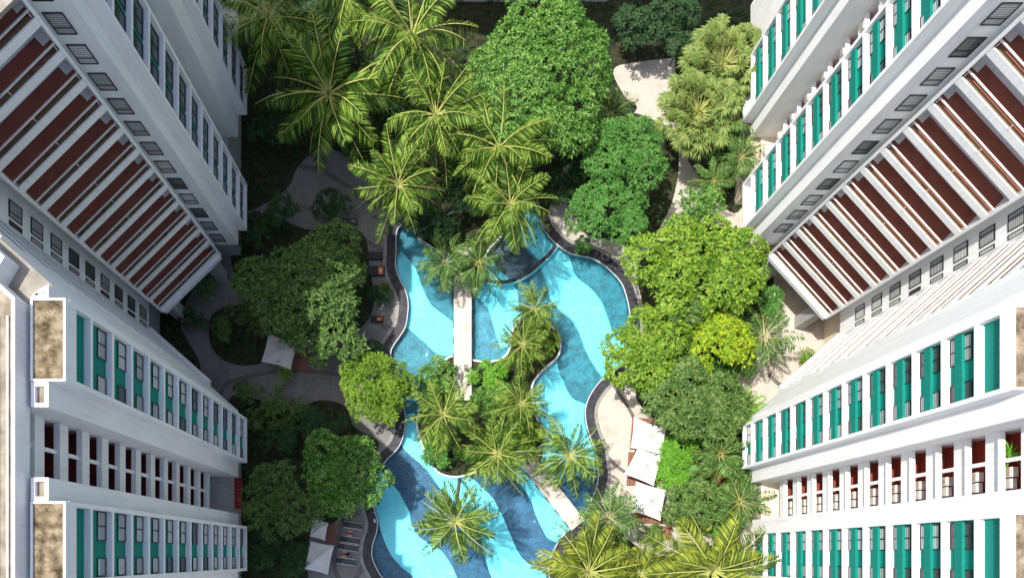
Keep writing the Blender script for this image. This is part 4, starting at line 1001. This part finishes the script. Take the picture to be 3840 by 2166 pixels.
def deck(label, corners, zt=0.35, group='timber sitting decks'):
    p = [W2(u, v, zt) for u, v in corners]
    if area(p) < 0: p = p[::-1]
    t = thing('timber_deck', label, 'deck', (*p[0], 0), group)
    m = MB(); m.prism(offset(p, -0.08), 0.1, zt-0.06, M['wicker']); m.build('base_frame', t)
    a, b, c, d = [Vector(q) for q in p]; n_ = 10; m = MB()
    for i in range(n_):
        f0_, f1 = i/n_, (i+0.9)/n_; m.prism([tuple(a.lerp(b, f0_)), tuple(a.lerp(b, f1)), tuple(d.lerp(c, f1)), tuple(d.lerp(c, f0_))], zt-0.058, zt, M['timber'])
    m.build('boards', t)
deck('red-brown timber deck under the middle parasol of the right bank', [z7(1000, 500), z7(1245, 520), z7(1240, 748), z7(985, 752)])
deck('red-brown timber deck under the lowest right parasol', [z7(1045, 930), z7(1330, 930), z7(1330, 1045), z7(1040, 1038)])
deck('narrow timber deck under the topmost right parasol', [z7(1030, 245), z7(1250, 250), z7(1200, 480), z7(1010, 480)])
deck('red-brown timber deck beside the shaded left parasol', [zr(1000, 1190), zr(1145, 1190), zr(1110, 1352), zr(960, 1320)])
deck('timber deck tucked between the bottom left parasols', [zc_(500, 490), zc_(700, 490), zc_(650, 840), zc_(430, 820)], 0.12)
deck('low timber steps at the bottom beside the big yellow-green palm', [z7(1230, 1060), z7(1330, 1060), z7(1330, 1160), z7(1232, 1160)], 0.2)

# sun loungers
def lounger_meshes():
    f = MB(); f.box(WID, -1.0, 1.0, -0.36, -0.30, 0.22, 0.30, M['rail']); f.box(WID, -1.0, 1.0, 0.30, 0.36, 0.22, 0.30, M['rail'])
    f.box(WID, -1.0, -0.94, -0.30, 0.30, 0.22, 0.30, M['wicker']); f.box(WID, 0.94, 1.0, -0.30, 0.30, 0.22, 0.30, M['wicker'])
    lg = MB(); lg.box(WID, -0.03, 0.03, -0.03, 0.03, 0, 0.22, M['rail'])
    c = MB(); c.box(WID, -0.42, 1.0, -0.295, 0.295, 0.30, 0.40, M['cushion'])
    b = MB()
    prf = [(-0.44, 0.30), (-1.02, 0.62), (-1.06, 0.54), (-0.44, 0.22)]
    for y in (-0.295, 0.295): pass
    i = len(b.v)
    for y in (-0.295, 0.295):
        for x, z in prf: b.v.append((x, y, z+0.1))
    for j in range(4): b.f.append((j, (j+1) % 4, 4+(j+1) % 4, 4+j)); b.m.append(b.mi(M['wicker']))
    b.f.append((0, 1, 2, 3)); b.m.append(0); b.f.append((7, 6, 5, 4)); b.m.append(0)
    return f.mesh('lounger_frame'), lg.mesh('lounger_leg'), c.mesh('lounger_cushion'), b.mesh('lounger_back')
LM = lounger_meshes()
def lounger(label, u, v, ang, s=1.12):
    x, y, _ = W(u, v, 0.35); t = thing('sun_lounger', label, 'sun lounger', (x, y, 0.0), 'sun loungers on the lower left bank')
    t.rotation_euler.z = ang; t.scale = (s, s, 1); del t['_root']
    for nme, me in (('frame', LM[0]), ('cushion', LM[2]), ('backrest', LM[3])):
        o = bpy.data.objects.new(nme, me); C.objects.link(o); o.parent = t
    for lx in (-0.9, 0.9):
        for ly in (-0.33, 0.33):
            o = bpy.data.objects.new('leg', LM[1]); C.objects.link(o); o.parent = t; o.location = (lx, ly, 0)
a_ = -math.atan2(28, 175)
lounger('topmost charcoal sun lounger on the lower left bank', *zc_(965, 515), a_)
lounger('charcoal sun lounger just below the red side table', *zc_(920, 775), a_)
lounger('charcoal sun lounger third from the top, just above the table with a bag', *zc_(880, 905), a_)
lounger('lowest charcoal sun lounger on the lower left bank', *zc_(845, 1155), a_)
def side_table(label, u, v, ang):
    x, y, _ = W(u, v, 0.4); ca, sa = math.cos(ang), math.sin(ang)
    FR = lambda a, b, c: (x+ca*a-sa*b, y+sa*a+ca*b, c)
    t = thing('side_table', label, 'side table', (x, y, 0), 'red side tables between the loungers')
    m = MB(); m.box(FR, -0.28, 0.28, -0.24, 0.24, 0.36, 0.40, M['redtop']); m.build('top', t)
    for sg in (-1, 1):
        m = MB(); m.box(FR, -0.32, 0.32, sg*0.28-0.03, sg*0.28+0.03, 0.34, 0.42, M['rail']); ro = m.build('side_rail', t)
        for s2 in (-1, 1):
            m = MB(); m.box(FR, s2*0.29-0.02, s2*0.29+0.02, sg*0.28-0.02, sg*0.28+0.02, 0, 0.34, M['rail']); m.build('leg', t)
side_table('empty red-topped side table with white rails between two loungers', *zc_(915, 655), a_)
side_table('red-topped side table carrying a dark bag', *zc_(815, 1025), a_)
x, y, _ = W(*zc_(865, 1020), 0.5)
bm = bmesh.new(); bmesh.ops.create_icosphere(bm, subdivisions=3, radius=0.2)
for v_ in bm.verts:
    v_.co.x *= 1.35; v_.co.z = max(-0.12, v_.co.z*0.8); v_.co.y *= 0.9+0.25*math.sin(7*v_.co.x); v_.co += Vector((x+0.02, y, 0.525))
for i in range(9):
    t_ = math.pi*i/8
me = bpy.data.meshes.new('bag'); bm.to_mesh(me); bm.free(); me.materials.append(M['black'])
bg_ = thing('bag', 'dark bag lying on the lower side table', 'bag', (x, y, 0.4)); link('sack', me, bg_)
m = MB(); m.tube([(x-0.1, y+0.05, 0.62), (x-0.05, y+0.12, 0.74), (x+0.08, y+0.12, 0.74), (x+0.13, y+0.05, 0.62)], 0.018, M['red'], 6); m.build('handle', bg_)

# daybeds on the left bank
def daybed(label, u, v, w_, d_, ang, cush, top_):
    x, y, _ = W(u, v, 0.3); ca, sa = math.cos(ang), math.sin(ang); FR = lambda a, b, c: (x+ca*a-sa*b, y+sa*a+ca*b, c)
    t = thing('daybed', label, 'daybed', (x, y, 0), 'daybeds on the left bank')
    m = MB(); m.box(FR, -w_/2, w_/2, -d_/2, d_/2, 0.12, 0.28, M['wicker']); m.build('frame', t)
    for a in (-1, 1):
        for b in (-1, 1):
            m = MB(); m.box(FR, a*(w_/2-0.08)-0.05, a*(w_/2-0.08)+0.05, b*(d_/2-0.08)-0.05, b*(d_/2-0.08)+0.05, 0, 0.12, M['wicker']); m.build('leg', t)
    m = MB(); m.box(FR, -w_/2+0.05, w_/2-0.05, -d_/2+0.05, d_/2-0.05, 0.282, 0.42, cush); m.build('mattress', t)
    if top_:
        m = MB(); m.box(FR, w_/2-0.75, w_/2-0.15, -d_/2+0.15, d_/2-0.2, 0.422, 0.50, top_); m.box(FR, w_/2-0.6, w_/2-0.3, -d_/2+0.3, d_/2-0.4, 0.502, 0.54, M['canvas']); m.build('towel', t)
zb_ = lambda x, y: (1240+.4405*x, 760+.4405*y)
daybed('dark daybed without cushions above the orange towels', *zb_(375, 450), 1.9, 0.95, 0, M['wicker'], None)
daybed('dark daybed with crumpled orange towels on the left bank', *zb_(385, 580), 2.1, 1.2, 0, M['wicker'], M['orange'])
daybed('dark daybed with a folded orange towel at its right end', *zb_(395, 988), 1.5, 0.75, -0.05, M['wicker'], M['orange'])
daybed('dark daybed with a pale cushion beside the dark shrub, top left bank', *zb_(160, 160), 1.8, 0.8, 0, M['cushion'], M['timber'])

# pool ladder, drains, small deck things
t = thing('pool_ladder', 'steel ladder rails at the lower left edge of the pool', 'ladder', (*W2(*zc_(1390, 240)), 0))
for (ax, ay, bx, by) in ((1268, 200, 1400, 175), (1295, 303, 1415, 285)):
    A = Vector(W(*zc_(ax, ay), 0.05)); B = Vector(W(*zc_(bx, by), 0.05))
    m = MB(); m.tube([tuple(A), tuple(A+Vector((0, 0, 0.7))), tuple(A.lerp(B, 0.3)+Vector((0, 0, 0.9))), tuple(A.lerp(B, 0.8)+Vector((0, 0, 0.8))), tuple(B+Vector((0, 0, 0.3))), tuple(B+Vector((0, 0, -0.7)))], 0.03, M['steel'], 8); m.build('rail', t)
m = MB()
for k in range(3):
    A = Vector(W(*zc_(1405, 178), 0)); B = Vector(W(*zc_(1420, 285), 0)); m.tube([(A.x, A.y, -0.2-0.2*k), (B.x, B.y, -0.2-0.2*k)], 0.04, M['steel'], 6)
m.build('rung', t)
for i, (a, b) in enumerate(((1410, 52), (1410, 122))):
    x, y, _ = W(*zc_(a, b), FZ); m = MB(); m.box(WID, x-0.17, x+0.17, y-0.19, y+0.19, FZ+0.03, FZ+0.05, M['grate'])
    m.build('drain_grate', label=['upper of two square dark grates on the pool floor', 'lower of two square dark grates on the pool floor'][i], category='drain grate', group='drain grates on the pool floor')
for i, (u, v, lab) in enumerate(((*zc_(1352, 432), 'white float lying on the dark rim at the lower left bank'), (*z7(775, 665), 'white float on the dark rim by the palm right of the footbridge'), (*z7(1555-480, 462-462+10), 'x'))[:2]):
    x, y, _ = W(u, v, 0.1); bm = bmesh.new(); bmesh.ops.create_cone(bm, segments=14, radius1=0.11, radius2=0.11, depth=0.06, cap_ends=True)
    bmesh.ops.bevel(bm, geom=bm.edges[:], offset=0.015, segments=2, affect='EDGES')
    for v_ in bm.verts: v_.co.y *= 2.4; v_.co += Vector((x, y, 0.09))
    me = bpy.data.meshes.new('float'); bm.to_mesh(me); bm.free(); me.materials.append(M['rail']); link('pool_float', me, label=lab, category='pool float', group='white floats on the rim')
# red awning at ground level on the left
x0, y0 = W2(812, 1790, 3.0); x1, y1 = W2(905, 1905, 3.0)
t = thing('red_awning', 'dark red awning at the foot of the left block\'s recess', 'awning', ((x0+x1)/2, (y0+y1)/2, 0))
m = MB(); n_ = 8
for i in range(n_):
    a, b = y1+(y0-y1)*i/n_, y1+(y0-y1)*(i+0.97)/n_
    m.quad([(x0, a, 3.4), (x1, a, 2.9), (x1, b, 2.9), (x0, b, 3.4)], M['red']); m.quad([(x1, a, 2.9), (x1, a, 2.65), (x1, b, 2.65), (x1, b, 2.9)], M['red'])
m.build('canopy', t)
for yy in (y1+0.05, y0-0.05):
    m = MB(); m.tube([(x1-0.05, yy, 0), (x1-0.05, yy, 2.88)], 0.04, M['frame'], 6); m.build('post', t)
# low pale stone steps / blocks on the sunny paving
for i, (u0, v0, u1, v1, zt, lab) in enumerate(((2650, 735, 2690, 762, 0.45, 'pale stone step on the sunny paving below the small palm'), (2760, 575, 2815, 640, 1.0, 'pale stone planter box against the right hotel\'s cream wall'))):
    xa, ya = W2(u0, v1, zt); xb, yb = W2(u1, v0, zt); m = MB(); m.box(WID, xa, xb, ya, yb, 0.004, zt*0.5, M['bridge']); m.box(WID, xa+0.12, xb-0.12, ya+0.12, yb-0.12, zt*0.5+0.002, zt, M['bridge'])
    m.build('stone_block', label=lab, category='stone block')
for o in C.objects:
    if '_root' in o: del o['_root']
